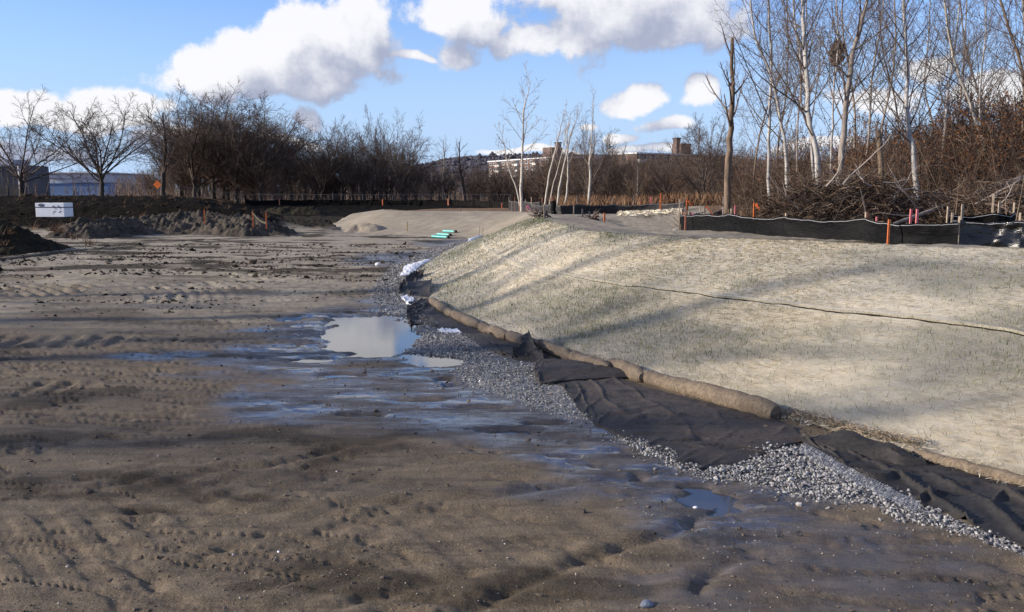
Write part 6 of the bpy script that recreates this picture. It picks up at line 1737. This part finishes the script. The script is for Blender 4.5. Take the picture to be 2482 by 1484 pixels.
p = at(1636, 26.0); rr = np.random.default_rng(4); o = stones('boulder', (p + [0, 0, .14])[None], np.array([.20]), M['boulder'], None, rr, .9, kind=None)
o.data.transform(__import__('mathutils').Matrix.Translation(-Vector(p))); o.location = p; md_ = o.modifiers.new('soft', 'SUBSURF'); md_.levels = md_.render_levels = 1; tag(o, 'pale boulder beside the fence corner', 'boulder')
# straw strip at the back of the pit
rs = np.random.default_rng(71); n = 5000; uu = rs.uniform(1500, 1645, n); YY = 49.5 + rs.normal(0, .7, n); x = (uu - U0) / FPX * YY; z = terrain(x, YY) + rs.uniform(.02, .2, n); a = rs.uniform(0, 3.14, n); L = rs.uniform(.08, .2, n)
e = np.stack([np.cos(a) * L, np.sin(a) * L, rs.normal(0, .03, n)], 1); c = np.stack([x, YY, z], 1); w = np.array([0, .0, .012])
mb = MB(); mb.add(np.stack([c - e - w, c + e - w, c + e + w, c - e + w], 1).reshape(-1, 3), np.arange(4 * n).reshape(-1, 4)); tag(mb.build('straw_strip', M['straw']), 'strip of pale straw at the foot of the far grey fence', kind='stuff')

# straw litter on the mud
rs = np.random.default_rng(72); n = 900; c0 = P(585, 703); x = c0[0] + rs.normal(0, .55, n); y = c0[1] + rs.normal(0, .35, n)
m2 = 90; x = np.concatenate([x, rs.uniform(-6, 4, m2)]); y = np.concatenate([y, rs.uniform(4.5, 16, m2)]); n += m2
r_, d_ = zone(x, y); k = r_ <= 0; x, y = x[k], y[k]; n = len(x); z = terrain(x, y) + .008; a = rs.uniform(0, 3.14, n); L = rs.uniform(.02, .06, n); w = .0025
e = np.stack([np.cos(a) * L, np.sin(a) * L, rs.normal(0, .006, n)], 1); g = np.stack([-np.sin(a) * w, np.cos(a) * w, 0 * a], 1); c = np.stack([x, y, z], 1)
mb = MB(); mb.add(np.stack([c - e - g, c + e - g, c + e + g, c - e + g], 1).reshape(-1, 3), np.arange(4 * n).reshape(-1, 4)); tag(mb.build('straw_litter', M['straw_dark']), 'scattered straw litter on the bare mud', kind='stuff')

# frayed straw along the toe between the rolls
rs = np.random.default_rng(73); n = 2200; e = np.array([P(1878, 1008), P(1990, 1034), P(2100, 1066), P(2225, 1094)]); t = rs.uniform(0, 2.999, n); i = t.astype(int); f = (t - i)[:, None]
c = e[i] * (1 - f) + e[i + 1] * f + np.stack([rs.normal(.02, .05, n), rs.normal(.02, .06, n), np.zeros(n)], 1); c[:, 2] = np.maximum(terrain(c[:, 0], c[:, 1]), 0) + rs.uniform(.005, .09, n)
a = rs.uniform(0, 6.28, n); L = rs.uniform(.015, .045, n); ex = np.stack([np.cos(a) * L, np.sin(a) * L, rs.normal(-.25, .4, n) * L], 1); w = .0016; g = np.stack([-np.sin(a) * w, np.cos(a) * w, np.full(n, w)], 1)
mb = MB(); mb.add(np.stack([c - ex - g, c + ex - g, c + ex + g, c - ex + g], 1).reshape(-1, 3), np.arange(4 * n).reshape(-1, 4)); tag(mb.build('straw_fringe', M['straw_dark']), 'frayed straw fringe hanging over the toe between the straw rolls', kind='stuff')
